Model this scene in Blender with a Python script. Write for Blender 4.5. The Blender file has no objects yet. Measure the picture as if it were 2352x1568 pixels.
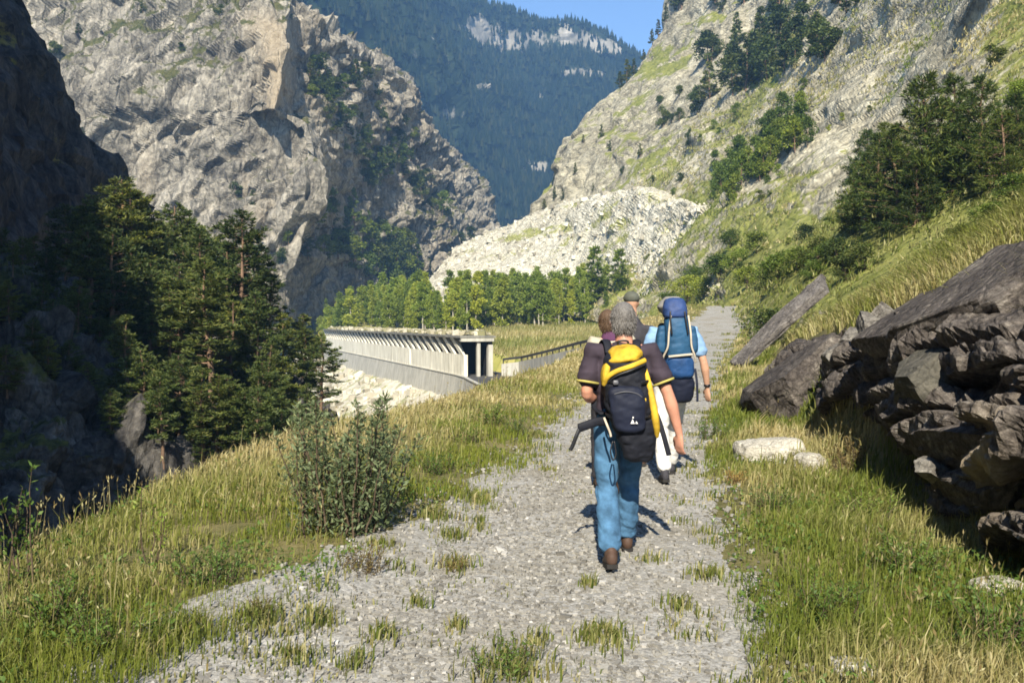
import bpy, bmesh, math, random
import numpy as np
from mathutils import Vector, Matrix, Euler

# ------------------------------------------------------------------ camera, sky, sun, exposure
scene = bpy.context.scene
COL = scene.collection
F = 2090.0                       # focal length in pixels of a 2352-wide picture
EYE = 1.6
HORIZON = 740.0
cam_d = bpy.data.cameras.new('camera')
cam = bpy.data.objects.new('camera', cam_d); COL.objects.link(cam)
cam.location = (0, 0, EYE); cam.rotation_euler = (math.radians(90), 0, 0)
cam_d.sensor_width = 36.0; cam_d.lens = 36.0 * F / 2352.0
cam_d.shift_y = -(784 - HORIZON) / 2352.0
cam_d.clip_start = 0.05; cam_d.clip_end = 20000
scene.camera = cam

SUN_EL = 38.0                    # sun behind the camera, a little to the left
SUN_AZ = 5.0                    # degrees left of straight behind
sx, sy, sz = (-math.sin(math.radians(SUN_AZ)) * math.cos(math.radians(SUN_EL)),
              -math.cos(math.radians(SUN_AZ)) * math.cos(math.radians(SUN_EL)), math.sin(math.radians(SUN_EL)))
world = bpy.data.worlds.new('World'); scene.world = world; world.use_nodes = True
wn = world.node_tree.nodes; wl = world.node_tree.links
bg = wn.get('Background') or wn.new('ShaderNodeBackground')
sky_n = wn.new('ShaderNodeTexSky'); sky_n.sky_type = 'NISHITA'; sky_n.sun_disc = False
sky_n.sun_elevation = math.radians(SUN_EL)
sky_n.sun_rotation = math.atan2(sx, sy)      # measured from +Y towards +X
sky_n.altitude = 1200; sky_n.air_density = 1.0; sky_n.dust_density = 0.0; sky_n.ozone_density = 4.0
wl.new(sky_n.outputs[0], bg.inputs[0]); bg.inputs[1].default_value = 0.115
sun_d = bpy.data.lights.new('sun', 'SUN'); sun_d.energy = 5.0; sun_d.angle = math.radians(0.5)
sun_d.color = (1.0, 0.925, 0.78)
sun = bpy.data.objects.new('sun', sun_d); COL.objects.link(sun)
sun.rotation_euler = Vector((sx, sy, sz)).to_track_quat('Z', 'Y').to_euler()
scene.view_settings.view_transform = 'Standard'; scene.view_settings.look = 'None'
scene.view_settings.gamma = 1.0; scene.view_settings.exposure = 0.92
scene.view_settings.use_curve_mapping = False
scene.cycles.filter_width = 1.7
scene.cycles.max_bounces = 5; scene.cycles.diffuse_bounces = 3; scene.cycles.transparent_max_bounces = 4
scene.cycles.volume_bounces = 0

random.seed(7)
RNG = np.random.default_rng(7)
PI = math.pi

# ------------------------------------------------------------------ helpers
def W(u, v, d):
    return np.array(((u - 1176) / F * d, d, EYE - (v - HORIZON) / F * d))

def tag(o, label=None, cat=None, group=None, kind=None):
    if label: o['label'] = label
    if cat: o['category'] = cat
    if group: o['group'] = group
    if kind: o['kind'] = kind
    return o

def link(name, me, mat=None, parent=None, loc=None, rot=None, scale=None):
    o = bpy.data.objects.new(name, me); COL.objects.link(o)
    if mat is not None and me is not None and not me.materials: me.materials.append(mat)
    if parent is not None: o.parent = parent
    if loc is not None: o.location = loc
    if rot is not None: o.rotation_euler = rot
    if scale is not None: o.scale = scale if hasattr(scale, '__len__') else (scale,) * 3
    return o

def empty(name, loc=(0, 0, 0), rz=0.0, scale=None):
    o = bpy.data.objects.new(name, None); COL.objects.link(o)
    o.location = loc; o.rotation_euler = (0, 0, rz); o.empty_display_size = .2
    if scale is not None: o.scale = scale if hasattr(scale, '__len__') else (scale,) * 3
    return o

def np_mesh(name, V, Fs, smooth=False, attrs=None):
    """V (n,3); Fs one (m,k) array or a list of them"""
    if not isinstance(Fs, (list, tuple)): Fs = [Fs]
    me = bpy.data.meshes.new(name)
    V = np.asarray(V, np.float32)
    me.vertices.add(len(V)); me.vertices.foreach_set('co', V.ravel())
    loops = np.concatenate([np.asarray(f, np.int32).ravel() for f in Fs])
    counts = np.concatenate([np.full(len(f), f.shape[1], np.int32) for f in Fs])
    starts = np.concatenate([[0], np.cumsum(counts)[:-1]]).astype(np.int32)
    me.loops.add(len(loops)); me.loops.foreach_set('vertex_index', loops)
    me.polygons.add(len(counts)); me.polygons.foreach_set('loop_start', starts)
    me.polygons.foreach_set('use_smooth', np.full(len(counts), bool(smooth)))
    if attrs:
        for k, a in attrs.items():
            at = me.attributes.new(k, 'FLOAT', 'POINT'); at.data.foreach_set('value', np.asarray(a, np.float32).ravel())
    me.update(calc_edges=True); me.validate()
    return me

def hash3(ix, iy, iz, seed):
    with np.errstate(over='ignore'):
        h = (ix.astype(np.int64).astype(np.uint32) * np.uint32(374761393) + iy.astype(np.int64).astype(np.uint32) * np.uint32(668265263)
             + iz.astype(np.int64).astype(np.uint32) * np.uint32(2246822519) + np.uint32((seed * 3266489917) & 0xffffffff))
        h ^= h >> np.uint32(15); h *= np.uint32(2246822519); h ^= h >> np.uint32(13); h *= np.uint32(3266489917); h ^= h >> np.uint32(16)
    return h.astype(np.float64) / 4294967296.0

def vnoise(P, seed=0):
    P = np.asarray(P, float); i = np.floor(P); f = P - i; f = f * f * f * (f * (f * 6 - 15) + 10)
    out = 0
    for dx in (0, 1):
        wx = f[..., 0] if dx else 1 - f[..., 0]
        for dy in (0, 1):
            wy = f[..., 1] if dy else 1 - f[..., 1]
            for dz in (0, 1):
                wz = f[..., 2] if dz else 1 - f[..., 2]
                out = out + wx * wy * wz * hash3(i[..., 0] + dx, i[..., 1] + dy, i[..., 2] + dz, seed)
    return out * 2 - 1

def fbm(P, octv=4, seed=0, gain=.5, lac=2.03):
    P = np.asarray(P, float); a = 1.0; s = 0; t = 0
    for k in range(octv):
        s = s + a * vnoise(P, seed + 17 * k); t += a; a *= gain; P = P * lac + 3.7
    return s / t

def facet(P, seed=0, tilt=1.0, step=.6, k=24.0):
    """random tilted plane for each cell of a 3D cell pattern, edges a little worn: broken rock faces"""
    P = np.asarray(P, float); P = P + .28 * np.stack([vnoise(P * 2.1, seed + 60), vnoise(P * 2.1 + 9, seed + 61), vnoise(P * 2.1 + 5, seed + 62)], -1); i = np.floor(P)
    ws = np.zeros(P.shape[:-1]); val = np.zeros(P.shape[:-1])
    for dx in (-1, 0, 1):
        for dy in (-1, 0, 1):
            for dz in (-1, 0, 1):
                c = i + (dx, dy, dz)
                r = [hash3(c[..., 0], c[..., 1], c[..., 2], seed + q) for q in range(7)]
                q = P - (c + np.stack(r[:3], -1))
                w = np.exp(-k * (q * q).sum(-1))
                v = tilt * (q[..., 0] * (r[3] * 2 - 1) + q[..., 1] * (r[4] * 2 - 1) + q[..., 2] * (r[5] * 2 - 1)) + step * (r[6] - .5)
                ws += w; val += w * v
    return val / (ws + 1e-9)

def smoothstep(a, b, x):
    t = np.clip((np.asarray(x, float) - a) / (b - a), 0, 1); return t * t * (3 - 2 * t)

def catmull(A, n):
    """resample array A (k,...) along axis 0 to n samples"""
    A = np.asarray(A, float); k = len(A); t = np.linspace(0, k - 1, n); i = np.clip(np.floor(t).astype(int), 0, k - 2); f = (t - i).reshape((-1,) + (1,) * (A.ndim - 1))
    g = lambda j: A[np.clip(j, 0, k - 1)]
    p0, p1, p2, p3 = g(i - 1), g(i), g(i + 1), g(i + 2)
    return .5 * ((2 * p1) + (-p0 + p2) * f + (2 * p0 - 5 * p1 + 4 * p2 - p3) * f * f + (-p0 + 3 * p1 - 3 * p2 + p3) * f ** 3)

def loft(rows, ny, nx):
    A = np.array([[W(*p) for p in r] for r in rows])
    A = catmull(A, ny); A = np.swapaxes(catmull(np.swapaxes(A, 0, 1), nx), 0, 1)
    return A

def grid_normals(G):
    gy, gx = np.gradient(G, axis=0), np.gradient(G, axis=1)
    n = np.cross(gx, gy); n /= np.linalg.norm(n, axis=-1, keepdims=True) + 1e-12
    return n

def face_camera(G, N, eye=np.array((0, 0, 1.6))):
    s = np.sign(((eye - G) * N).sum(-1).mean())
    return N * (s if s != 0 else 1)

def grid_faces(ny, nx):
    a = np.arange(ny * nx).reshape(ny, nx)
    return np.stack([a[:-1, :-1], a[:-1, 1:], a[1:, 1:], a[1:, :-1]], -1).reshape(-1, 4)

def grid_mesh(name, G, smooth=False, attrs=None, flip=False):
    ny, nx = G.shape[:2]; f = grid_faces(ny, nx)
    if flip: f = f[:, ::-1]
    return np_mesh(name, G.reshape(-1, 3), f, smooth, attrs)

def project(P):
    P = np.asarray(P, float)
    return 1176 + P[..., 0] / P[..., 1] * F, HORIZON - (P[..., 2] - EYE) / P[..., 1] * F

def pick(G, u, v, dmin=0, dmax=1e9):
    """the point of a surface that is seen at (u, v), nearest first"""
    uu, vv = project(G); d = G[..., 1]
    e = np.hypot(uu - u, vv - v) + np.where((d < dmin) | (d > dmax), 1e6, 0) + d * .02
    k = np.unravel_index(np.argmin(e), e.shape)
    return G[k].copy()

# ------------------------------------------------------------------ node helper
class NB:
    def __init__(s, name):
        s.mat = bpy.data.materials.new(name); s.mat.use_nodes = True
        s.t = s.mat.node_tree; s.t.nodes.clear()
        s.out = s.t.nodes.new('ShaderNodeOutputMaterial')
    def n(s, typ, ins=None, **props):
        nd = s.t.nodes.new(typ)
        for k, v in props.items(): setattr(nd, k, v)
        for k, v in (ins or {}).items(): s.set(nd.inputs[k], v)
        return nd
    def set(s, sock, v):
        if isinstance(v, bpy.types.NodeSocket): s.t.links.new(v, sock)
        elif isinstance(v, bpy.types.Node): s.t.links.new(v.outputs[0], sock)
        else:
            if hasattr(v, '__len__') and len(v) == 3 and sock.type == 'RGBA': v = (*v, 1)
            sock.default_value = v
    def coord(s, kind='Object'): return s.n('ShaderNodeTexCoord').outputs[kind]
    def mapping(s, vec, scale=(1, 1, 1), rot=(0, 0, 0), loc=(0, 0, 0)):
        return s.n('ShaderNodeMapping', {'Vector': vec, 'Scale': scale, 'Rotation': rot, 'Location': loc}).outputs[0]
    def noise(s, vec, scale, detail=6, rough=.6, dist=0.0):
        return s.n('ShaderNodeTexNoise', {'Vector': vec, 'Scale': scale, 'Detail': detail, 'Roughness': rough, 'Distortion': dist}).outputs[0]
    def voro(s, vec, scale, feature='F1', out='Distance', rnd=1.0):
        return s.n('ShaderNodeTexVoronoi', {'Vector': vec, 'Scale': scale, 'Randomness': rnd}, feature=feature).outputs[out]
    def ramp(s, fac, stops, interp='LINEAR'):
        r = s.n('ShaderNodeValToRGB', {'Fac': fac}); r.color_ramp.interpolation = interp
        el = r.color_ramp.elements
        while len(el) < len(stops): el.new(.5)
        for e, (p, c) in zip(el, stops):
            e.position = p; e.color = (*c, 1) if hasattr(c, '__len__') else (c, c, c, 1)
        return r.outputs[0]
    def mix(s, fac, a, b, mode='MIX'):
        m = s.n('ShaderNodeMix', data_type='RGBA', blend_type=mode)
        s.set(m.inputs[0], fac); s.set(m.inputs[6], a); s.set(m.inputs[7], b); return m.outputs[2]
    def math(s, op, a, b=0.0, clamp=False):
        m = s.n('ShaderNodeMath', operation=op, use_clamp=clamp); s.set(m.inputs[0], a); s.set(m.inputs[1], b); return m.outputs[0]
    def attr(s, name): return s.n('ShaderNodeAttribute', attribute_name=name).outputs['Fac']
    def island(s): return s.n('ShaderNodeNewGeometry').outputs['Random Per Island']
    def objrand(s): return s.n('ShaderNodeObjectInfo').outputs['Random']
    def nz(s): return s.n('ShaderNodeSeparateXYZ', {0: s.n('ShaderNodeNewGeometry').outputs['Normal']}).outputs[2]
    def bump(s, h, strength=.5, dist=.1, normal=None):
        b = s.n('ShaderNodeBump', {'Height': h, 'Strength': strength, 'Distance': dist})
        if normal is not None: s.set(b.inputs['Normal'], normal)
        return b.outputs[0]
    def bsdf(s, color, rough=.8, normal=None, spec=.3, metallic=0.0):
        b = s.n('ShaderNodeBsdfPrincipled', {'Base Color': color, 'Roughness': rough, 'Metallic': metallic, 'Specular IOR Level': spec})
        if normal is not None: s.set(b.inputs['Normal'], normal)
        return b
    def finish(s, sh): s.t.links.new(sh.outputs[0] if isinstance(sh, bpy.types.Node) else sh, s.out.inputs[0]); return s.mat

def rock_mat(name, cols, scale, strata_scale, strata_rot, bump_d, veg=((.10, .11, .03), (.22, .19, .07)), contrast=.8, vegk=1.0, blotch=None):
    """cols dark->light four stops; scale in 1/m; attribute veg carries where grass grows, warm where rock is ochre"""
    b = NB(name); co = b.coord()
    big = b.noise(co, scale * .22, 4, .55)
    st = b.noise(b.mapping(co, strata_scale, strata_rot), scale, 7, .68, .3)
    fine = b.noise(co, scale * 7, 5, .75)
    h = b.math('ADD', b.math('MULTIPLY', st, .50), b.math('MULTIPLY', big, .18)); h = b.math('ADD', h, b.math('MULTIPLY', fine, .36))
    c = b.ramp(h, [(.38, cols[0]), (.47, cols[1]), (.56, cols[2]), (.68, cols[3])])
    crack = b.voro(b.mapping(co, strata_scale, strata_rot), scale * 2.2, 'DISTANCE_TO_EDGE')
    ck = b.ramp(crack, [(0.0, .45), (.06, 1.0)])
    c = b.mix(.55, c, ck, 'MULTIPLY')
    mp = b.mapping(co, (strata_scale[0], strata_scale[1], strata_scale[2] * .8), strata_rot)
    wv = b.n('ShaderNodeVectorMath', {0: mp, 1: b.n('ShaderNodeTexNoise', {'Vector': mp, 'Scale': scale * 3, 'Detail': 3.0}).outputs[1]}, operation='ADD').outputs[0]
    t1 = b.n('ShaderNodeSeparateColor', {0: b.voro(wv, scale * 4.5, 'F1', 'Color')}).outputs[0]; t2 = b.n('ShaderNodeSeparateColor', {0: b.voro(wv, scale * 13, 'F1', 'Color')}).outputs[1]
    tone = b.math('ADD', b.math('MULTIPLY', t1, .6), b.math('MULTIPLY', t2, .5))
    c = b.mix(contrast, c, b.ramp(tone, [(.08, .42), (.4, .85), (.75, 1.12), (1.0, 1.45)]), 'MULTIPLY')  # cell tones stand in for light and shade on small broken facets
    if blotch:
        c = b.mix(b.ramp(b.noise(co, scale * 1.3, 5, .65), [(.52, 0.), (.62, 1.)]), c, blotch)
    c = b.mix(b.math('MULTIPLY', b.attr('warm'), .8, True), c, b.ramp(fine, [(.3, (.30, .235, .15)), (.7, (.50, .41, .28))]))
    vn = b.noise(co, scale * 2.6, 5, .7)
    vg = b.ramp(b.math('ADD', b.math('MULTIPLY', b.attr('veg'), vegk), b.math('MULTIPLY', b.math('SUBTRACT', vn, .5), 1.5)), [(.44, 0.), (.60, 1.)])
    vc = b.ramp(b.noise(co, scale * 4, 4, .7), [(.35, veg[0]), (.65, veg[1])])
    c = b.mix(vg, c, vc)
    bh = b.math('ADD', b.math('MULTIPLY', st, .7), b.math('MULTIPLY', fine, .45)); bh = b.math('ADD', bh, b.math('MULTIPLY', b.ramp(crack, [(0., 0.), (.12, 1.)]), .25)); bh = b.math('ADD', bh, b.math('MULTIPLY', tone, .6))
    return b.finish(b.bsdf(c, .9, b.bump(bh, .9, bump_d), .15))
# ================================================================== materials of the setting
M = {}
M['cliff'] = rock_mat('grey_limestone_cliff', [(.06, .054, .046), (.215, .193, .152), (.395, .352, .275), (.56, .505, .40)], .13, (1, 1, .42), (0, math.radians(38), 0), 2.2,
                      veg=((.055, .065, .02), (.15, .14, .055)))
M['dark_cliff'] = rock_mat('shade_darkened_cliff', [(.010, .010, .013), (.028, .027, .03), (.055, .052, .052), (.10, .094, .09)], .3, (1, 1, .5), (0, math.radians(-30), 0), .5)  # deep shade of the flank is put into these near-black colours
M['slope'] = rock_mat('pale_rock_slope', [(.11, .097, .066), (.29, .258, .178), (.46, .415, .295), (.62, .575, .435)], .16, (.8, .8, 1.6), (0, math.radians(-32), 0), .6,
                      veg=((.13, .15, .028), (.29, .285, .085)))
M['scree'] = rock_mat('white_scree', [(.34, .31, .23), (.54, .50, .385), (.68, .635, .50), (.78, .745, .61)], .3, (1, 1, 1), (0, 0, 0), .5,
                      veg=((.22, .24, .06), (.42, .40, .16)))
M['knoll'] = rock_mat('mossy_shade_dark_rock', [(.015, .014, .016), (.045, .042, .04), (.095, .087, .077), (.20, .185, .16)], .55, (1, 1, .6), (0.3, 0.5, 0), .25,
                      veg=((.03, .035, .012), (.11, .11, .03)))  # mossy rock, tones darkened to carry the shade on the left rocks
M['outcrop'] = rock_mat('purple_grey_outcrop_rock', [(.022, .019, .018), (.075, .064, .058), (.145, .125, .108), (.33, .30, .255)], 2.2, (.9, .9, 1.3), (0, math.radians(-36), 0), .05,
                        veg=((.06, .065, .02), (.17, .15, .05)))
M['boulder'] = rock_mat('pale_boulder', [(.30, .27, .22), (.46, .43, .36), (.60, .56, .47), (.72, .68, .58)], 3.0, (1, 1, 1.5), (0, 0.2, 0), .02)

def soil_mat():
    b = NB('meadow_soil'); co = b.coord()
    a = b.noise(co, .9, 6, .65); f = b.noise(co, 14, 6, .7)
    c = b.ramp(a, [(.35, (.07, .075, .02)), (.5, (.13, .12, .04)), (.62, (.20, .165, .065))])
    c = b.mix(b.ramp(f, [(.35, 0.), (.7, .55)]), c, (.26, .22, .12))
    return b.finish(b.bsdf(c, .95, b.bump(f, .7, .05), .1))
M['soil'] = soil_mat()

def gravel_mat():
    b = NB('grey_gravel'); co = b.coord()
    v = b.n('ShaderNodeTexVoronoi', {'Vector': co, 'Scale': 34.0}); v2 = b.n('ShaderNodeTexVoronoi', {'Vector': co, 'Scale': 75.0})
    f = b.noise(co, 60, 5, .7); g = b.noise(co, .8, 5, .6)
    cc = b.n('ShaderNodeSeparateColor', {0: v.outputs['Color']}).outputs[0]
    c = b.ramp(cc, [(0., (.17, .16, .14)), (.4, (.27, .26, .23)), (.75, (.34, .325, .29)), (1., (.46, .44, .40))])
    c2 = b.ramp(b.n('ShaderNodeSeparateColor', {0: v2.outputs['Color']}).outputs[1], [(0., (.18, .17, .15)), (1., (.40, .385, .35))])
    c = b.mix(.45, c, c2)
    c = b.mix(.45, c, b.ramp(b.noise(co, 150, 3, .7), [(.35, .45), (.5, 1.0), (.66, 1.5)]), 'MULTIPLY')
    c = b.mix(b.ramp(g, [(.48, 0.), (.66, .6)]), c, (.22, .19, .135))       # dusty soil patches between the stones
    h = b.math('ADD', b.math('MULTIPLY', v.outputs['Distance'], -.7), b.math('MULTIPLY', v2.outputs['Distance'], -.35)); h = b.math('ADD', h, b.math('MULTIPLY', f, .3))
    return b.finish(b.bsdf(c, .92, b.bump(h, .6, .010), .15))
M['gravel'] = gravel_mat()

# ================================================================== near ground: bench with the path, left brink, right bank
def lerp(pts, y): return np.interp(y, [p[0] for p in pts], [p[1] for p in pts])
def path_x(y):
    t = np.asarray(y, float) - 4; return .17 * t + .0012 * np.clip(t, 0, None) ** 2 + .02
def path_half(y): return np.interp(y, [-6, 4, 7, 12, 20, 40, 90], [1.3, 1.2, 1.06, 1.25, 1.5, 1.9, 2.4])
EDGE = [(-20, -4.2), (0, -3.5), (4, -3.3), (6, -3.25), (9, -3.4), (12, -2.9), (15.5, -2.2), (25, .1), (48, 4.2), (60, 7), (85, 17), (110, 28)]
BANK = [(-20, 2.6), (0, 2.9), (5, 3.05), (7.3, 3.2), (10.8, 3.75), (14, 4.4), (21, 6.0), (30, 8.2), (45, 13.0), (60, 18.0), (85, 28), (110, 40)]
def H(x, y):
    x = np.asarray(x, float); y = np.asarray(y, float)
    P = np.stack([x, y, 0 * x], -1)
    z = .0012 * np.clip(y - 28, 0, 50) ** 2
    z = z + .05 * fbm(P * .35, 3, 5) + .018 * fbm(P * 1.7, 3, 6)
    e = lerp(EDGE, y) + .35 * fbm(P * .25, 3, 8) + .12 * fbm(P * 1.1, 2, 9) - x          # >0 beyond the brink
    z = z - np.clip(e + .5, 0, 1.0) ** 2 * .28 - np.clip(e - .1, 0, 60) * .95 - np.clip(e - 2, 0, 60) * .25
    t = x - lerp(BANK, y) + .3 * fbm(P * .3, 3, 11)
    bh = np.interp(y, [0, 6, 14, 22, 32, 60], [1.5, 1.6, 1.35, .9, .5, .5])
    z = z + smoothstep(-.1, .9, t) * bh + np.clip(t - .6, 0, 80) * .60 + smoothstep(0, 2, t) * .18 * fbm(P * .6, 4, 13)
    # verge a little higher than the trodden path
    off = np.abs(x - path_x(y)) - path_half(y)
    z = z + .05 * smoothstep(-.15, .5, off) - .015 * smoothstep(.2, -.3, off)
    return z

def graded(a, b, n, focus, k):
    t = np.linspace(-1, 1, 4000); dens = 1 / (np.abs(np.linspace(a, b, 4000) - focus) + k); c = np.cumsum(dens); c = (c - c[0]) / (c[-1] - c[0])
    return np.interp(np.linspace(0, 1, n), c, np.linspace(a, b, 4000))
ys = graded(-14, 112, 250, 4, 4.0); xs = graded(-34, 46, 260, .5, 3.0)
X, Y = np.meshgrid(xs, ys)
# the sheet follows the path so the fine part of the grid stays on it
X = X + np.interp(Y, [-14, 4, 112], [0, 0, 20])
Z = H(X, Y)
GROUND = np.stack([X, Y, Z], -1)
g = link('ground', grid_mesh('ground', GROUND, True), M['soil']); tag(g, kind='structure')

# valley sheet far below, out to the horizon
s = 9000
me = np_mesh('gorge_floor', [(-s, -s, -34), (s, -s, -34), (s, s, -34), (-s, s, -34)], np.array([[0, 1, 2, 3]]))
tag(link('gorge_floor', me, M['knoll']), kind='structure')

# gravel path laid over the bench
ny, nx = 420, 48
yy = graded(-10, 96, ny, 4, 3.5); tt = np.linspace(-1, 1, nx)
PY = np.repeat(yy[:, None], nx, 1)
edgeL = 1 + .34 * fbm(np.stack([yy * 1.6, yy * 0, yy * 0], -1), 5, 21, .6)[:, None]; edgeR = 1 + .30 * fbm(np.stack([yy * 1.6, yy * 0 + 9, yy * 0], -1), 5, 22, .6)[:, None]
# near the camera the gravel spills further out to the left
spill = np.interp(yy, [2, 3.5, 5, 7.5, 10], [1.0, .85, .65, .15, 0])[:, None]
wdt = path_half(PY) * np.where(tt[None] < 0, edgeL, edgeR)
PX = path_x(PY) + tt[None] * wdt - np.where(tt[None] < 0, -tt[None] * spill, 0)
PZ = H(PX, PY) + .012 - .03 * np.clip(np.abs(tt[None]) - .9, 0, 1) * 5
PP = np.stack([PX, PY, PZ], -1)
PP[..., 2] += .008 * fbm(np.stack([PX, PY, 0 * PX], -1) * 9, 3, 23)
tag(link('gravel_path', grid_mesh('gravel_path', PP, True), M['gravel']), kind='structure')

# ================================================================== right mountain slope
rows = [
 [(1640, -330, 400), (1640, -330, 345), (1800, -330, 305), (2000, -400, 225), (2250, -500, 145), (2550, -600, 95), (3200, -800, 64)],
 [(1600, -120, 395), (1590, -130, 342), (1740, -150, 300), (1950, -200, 220), (2150, -250, 140), (2400, -300, 90), (2900, -400, 60)],
 [(1560, 10, 390), (1531, 12, 340), (1680, 12, 290), (1880, 0, 210), (2080, 0, 130), (2300, 0, 78), (2750, 0, 50)],
 [(1510, 130, 385), (1472, 129, 335), (1620, 129, 285), (1830, 129, 200), (2030, 129, 122), (2250, 129, 72), (2650, 150, 46)],
 [(1430, 240, 380), (1374, 234, 330), (1540, 234, 275), (1770, 234, 190), (1980, 234, 112), (2200, 250, 66), (2550, 260, 42)],
 [(1340, 340, 375), (1292, 332, 325), (1480, 332, 265), (1720, 332, 180), (1930, 350, 102), (2150, 350, 60), (2480, 350, 38)],
 [(1300, 440, 370), (1253, 430, 320), (1430, 430, 255), (1660, 430, 172), (1870, 450, 95), (2090, 450, 54), (2400, 450, 34)],
 [(1240, 520, 365), (1194, 512, 315), (1380, 512, 250), (1600, 530, 165), (1800, 550, 88), (2010, 560, 48), (2320, 560, 30)],
 [(1190, 620, 350), (1150, 620, 300), (1330, 640, 235), (1540, 680, 150), (1700, 690, 80), (1880, 690, 44), (2200, 690, 25)],
 [(1140, 740, 330), (1100, 740, 270), (1280, 740, 215), (1480, 770, 140), (1640, 780, 76), (1800, 800, 42), (2050, 800, 22)],
]
G = loft(rows, 280, 430)
N = face_camera(G, grid_normals(G))
dd = G[..., 1:2] / 200.0                                   # coarser blocks far away, finer ones near
strat = G @ np.array(Euler((0, math.radians(-30), math.radians(10))).to_matrix()).T
disp = 6.0 * fbm(G / 46, 4, 31) + 2.2 * facet(strat / (19, 19, 11), 32, 1.0, .7, 9) + .75 * facet(strat / (8, 8, 5), 33, 1.0, .7, 9) + .30 * fbm(G / 2.2, 3, 34)
damp = np.clip(G[..., 1] / 150, .12, 1.0)
SLOPE = G + N * (disp * damp)[..., None]
uu, vv = project(SLOPE)
Ns = face_camera(SLOPE, grid_normals(SLOPE))
veg = .30 + .75 * fbm(SLOPE / (30, 30, 24), 4, 35) + .9 * (Ns[..., 2] - .50)
veg = veg + .28 * smoothstep(150, 60, SLOPE[..., 1]) - .55 * np.exp(-(((uu - 2110) / 150) ** 2 + ((vv - 190) / 170) ** 2))   # bare crag above the pines
veg = veg + .35 * np.exp(-(((uu - 1760) / 200) ** 2 + ((vv - 560) / 130) ** 2))
tag(link('mountain_slope', grid_mesh('mountain_slope', SLOPE, False, {'veg': veg, 'warm': 0 * veg}), M['slope']), kind='structure')

# white scree fan at the foot of the slope
rows = [
 [(1090, 556, 350), (1194, 520, 335), (1300, 480, 300), (1450, 450, 240), (1590, 470, 190), (1700, 550, 138)],
 [(1075, 560, 328), (1194, 511, 302), (1290, 470, 268), (1450, 445, 214), (1600, 480, 163), (1700, 570, 117)],
 [(1015, 610, 300), (1150, 575, 276), (1300, 548, 248), (1450, 535, 200), (1590, 570, 153), (1680, 630, 109)],
 [(960, 680, 262), (1100, 660, 246), (1300, 640, 226), (1450, 640, 186), (1575, 655, 144), (1650, 690, 102)],
 [(940, 745, 235), (1100, 745, 225), (1300, 745, 208), (1450, 745, 172), (1550, 745, 135), (1620, 750, 96)],
]
G = loft(rows, 130, 220); N = face_camera(G, grid_normals(G))
FAN = G + N * (2.0 * fbm(G / 16, 4, 41) + .8 * facet(G / 6, 42, 1, .8) + .3 * facet(G / 2.6, 43, 1, .8))[..., None]
uu, vv = project(FAN)
veg = .30 + .85 * fbm(FAN / (16, 16, 4), 4, 44) + .35 * smoothstep(1540, 1680, uu) + .25 * smoothstep(650, 720, vv)
tag(link('scree_fan', grid_mesh('scree_fan', FAN, False, {'veg': veg, 'warm': 0 * veg}), M['scree']), kind='structure')

# ================================================================== left cliff: buttress with the ochre prow
vr = np.linspace(-300, 840, 300)
LIT = [(-420, 600), (0, 650), (98, 663), (195, 651), (250, 632), (262, 640), (280, 700), (312, 714), (430, 738), (500, 715), (560, 685), (650, 640), (840, 600)]
EDG = [(-420, 640), (0, 672), (117, 694), (234, 704), (290, 735), (332, 750), (390, 753), (469, 744), (520, 722), (560, 695), (650, 652), (840, 612)]
nl, ns = 280, 46
Gp = np.zeros((len(vr), nl + ns, 3))
for i, v in enumerate(vr):
    ul, ue = lerp(LIT, v), lerp(EDG, v)
    u = np.concatenate([np.linspace(-330, ul, nl), ul + (ue - ul) * np.linspace(0.02, 1, 26), ue + 30 * np.linspace(.02, 1, ns - 26)])
    dl = np.interp(u, [-560, 0, 300, 600, 700], [330, 300, 284, 272, 268]) - .07 * min(v, 250) - .012 * max(v - 250, 0)
    prow = np.exp(-(((u - 628) / 52) ** 2)) * float(smoothstep(10, 120, v) * smoothstep(275, 250, v))
    dl = dl - 10 * prow + 3 * smoothstep(250, 275, v) * np.exp(-(((u - 640) / 60) ** 2)) * smoothstep(380, 280, v)
    dl[nl:nl + 26] += 34 * np.linspace(.02, 1, 26) ** .8
    dl[nl + 26:] += 34 + 90 * np.linspace(.02, 1, ns - 26)
    Gp[i] = np.stack([(u - 1176) / F * dl, dl, EYE - (v - HORIZON) / F * dl], -1)
N = grid_normals(Gp); N = N * np.sign(((np.array((0, 0, 1.6)) - Gp) * N).sum(-1).mean())
rot = np.array(Euler((0, math.radians(40), 0)).to_matrix())
st = Gp @ rot.T
wgt = np.ones(Gp.shape[:2]); wgt[:, nl - 6:] = .45
disp = 6.5 * fbm(st / (60, 40, 20), 4, 51) + 4.2 * facet(st / (26, 20, 10), 52, 1.1, .9, 26) + 1.9 * facet(st / (11, 10, 5.5), 53, 1.2, .9, 22) + .7 * facet(Gp / 5.5, 54, 1.2, .9, 18) + .5 * fbm(Gp / 2.2, 2, 56)
uu, vv = project(Gp)
warm = np.exp(-(((uu - 628) / 46) ** 2)) * smoothstep(30, 70, vv) * smoothstep(262, 240, vv) * 1.3 + .5 * np.exp(-(((uu - 330) / 22) ** 2 + ((vv - 400) / 70) ** 2))
disp *= wgt * (1 - .6 * np.clip(warm, 0, 1))
CLIFF = Gp + N * disp[..., None]
Nc = face_camera(CLIFF, grid_normals(CLIFF))
veg = .10 + .85 * fbm(st / (34, 30, 7), 4, 55) + .75 * (Nc[..., 2] - .25) - .5 * warm
veg += .35 * np.exp(-(((uu - 420) / 220) ** 2 + ((vv - 60) / 120) ** 2)) + .3 * np.exp(-(((uu - 230) / 60) ** 2 + ((vv - 560) / 90) ** 2))
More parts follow.
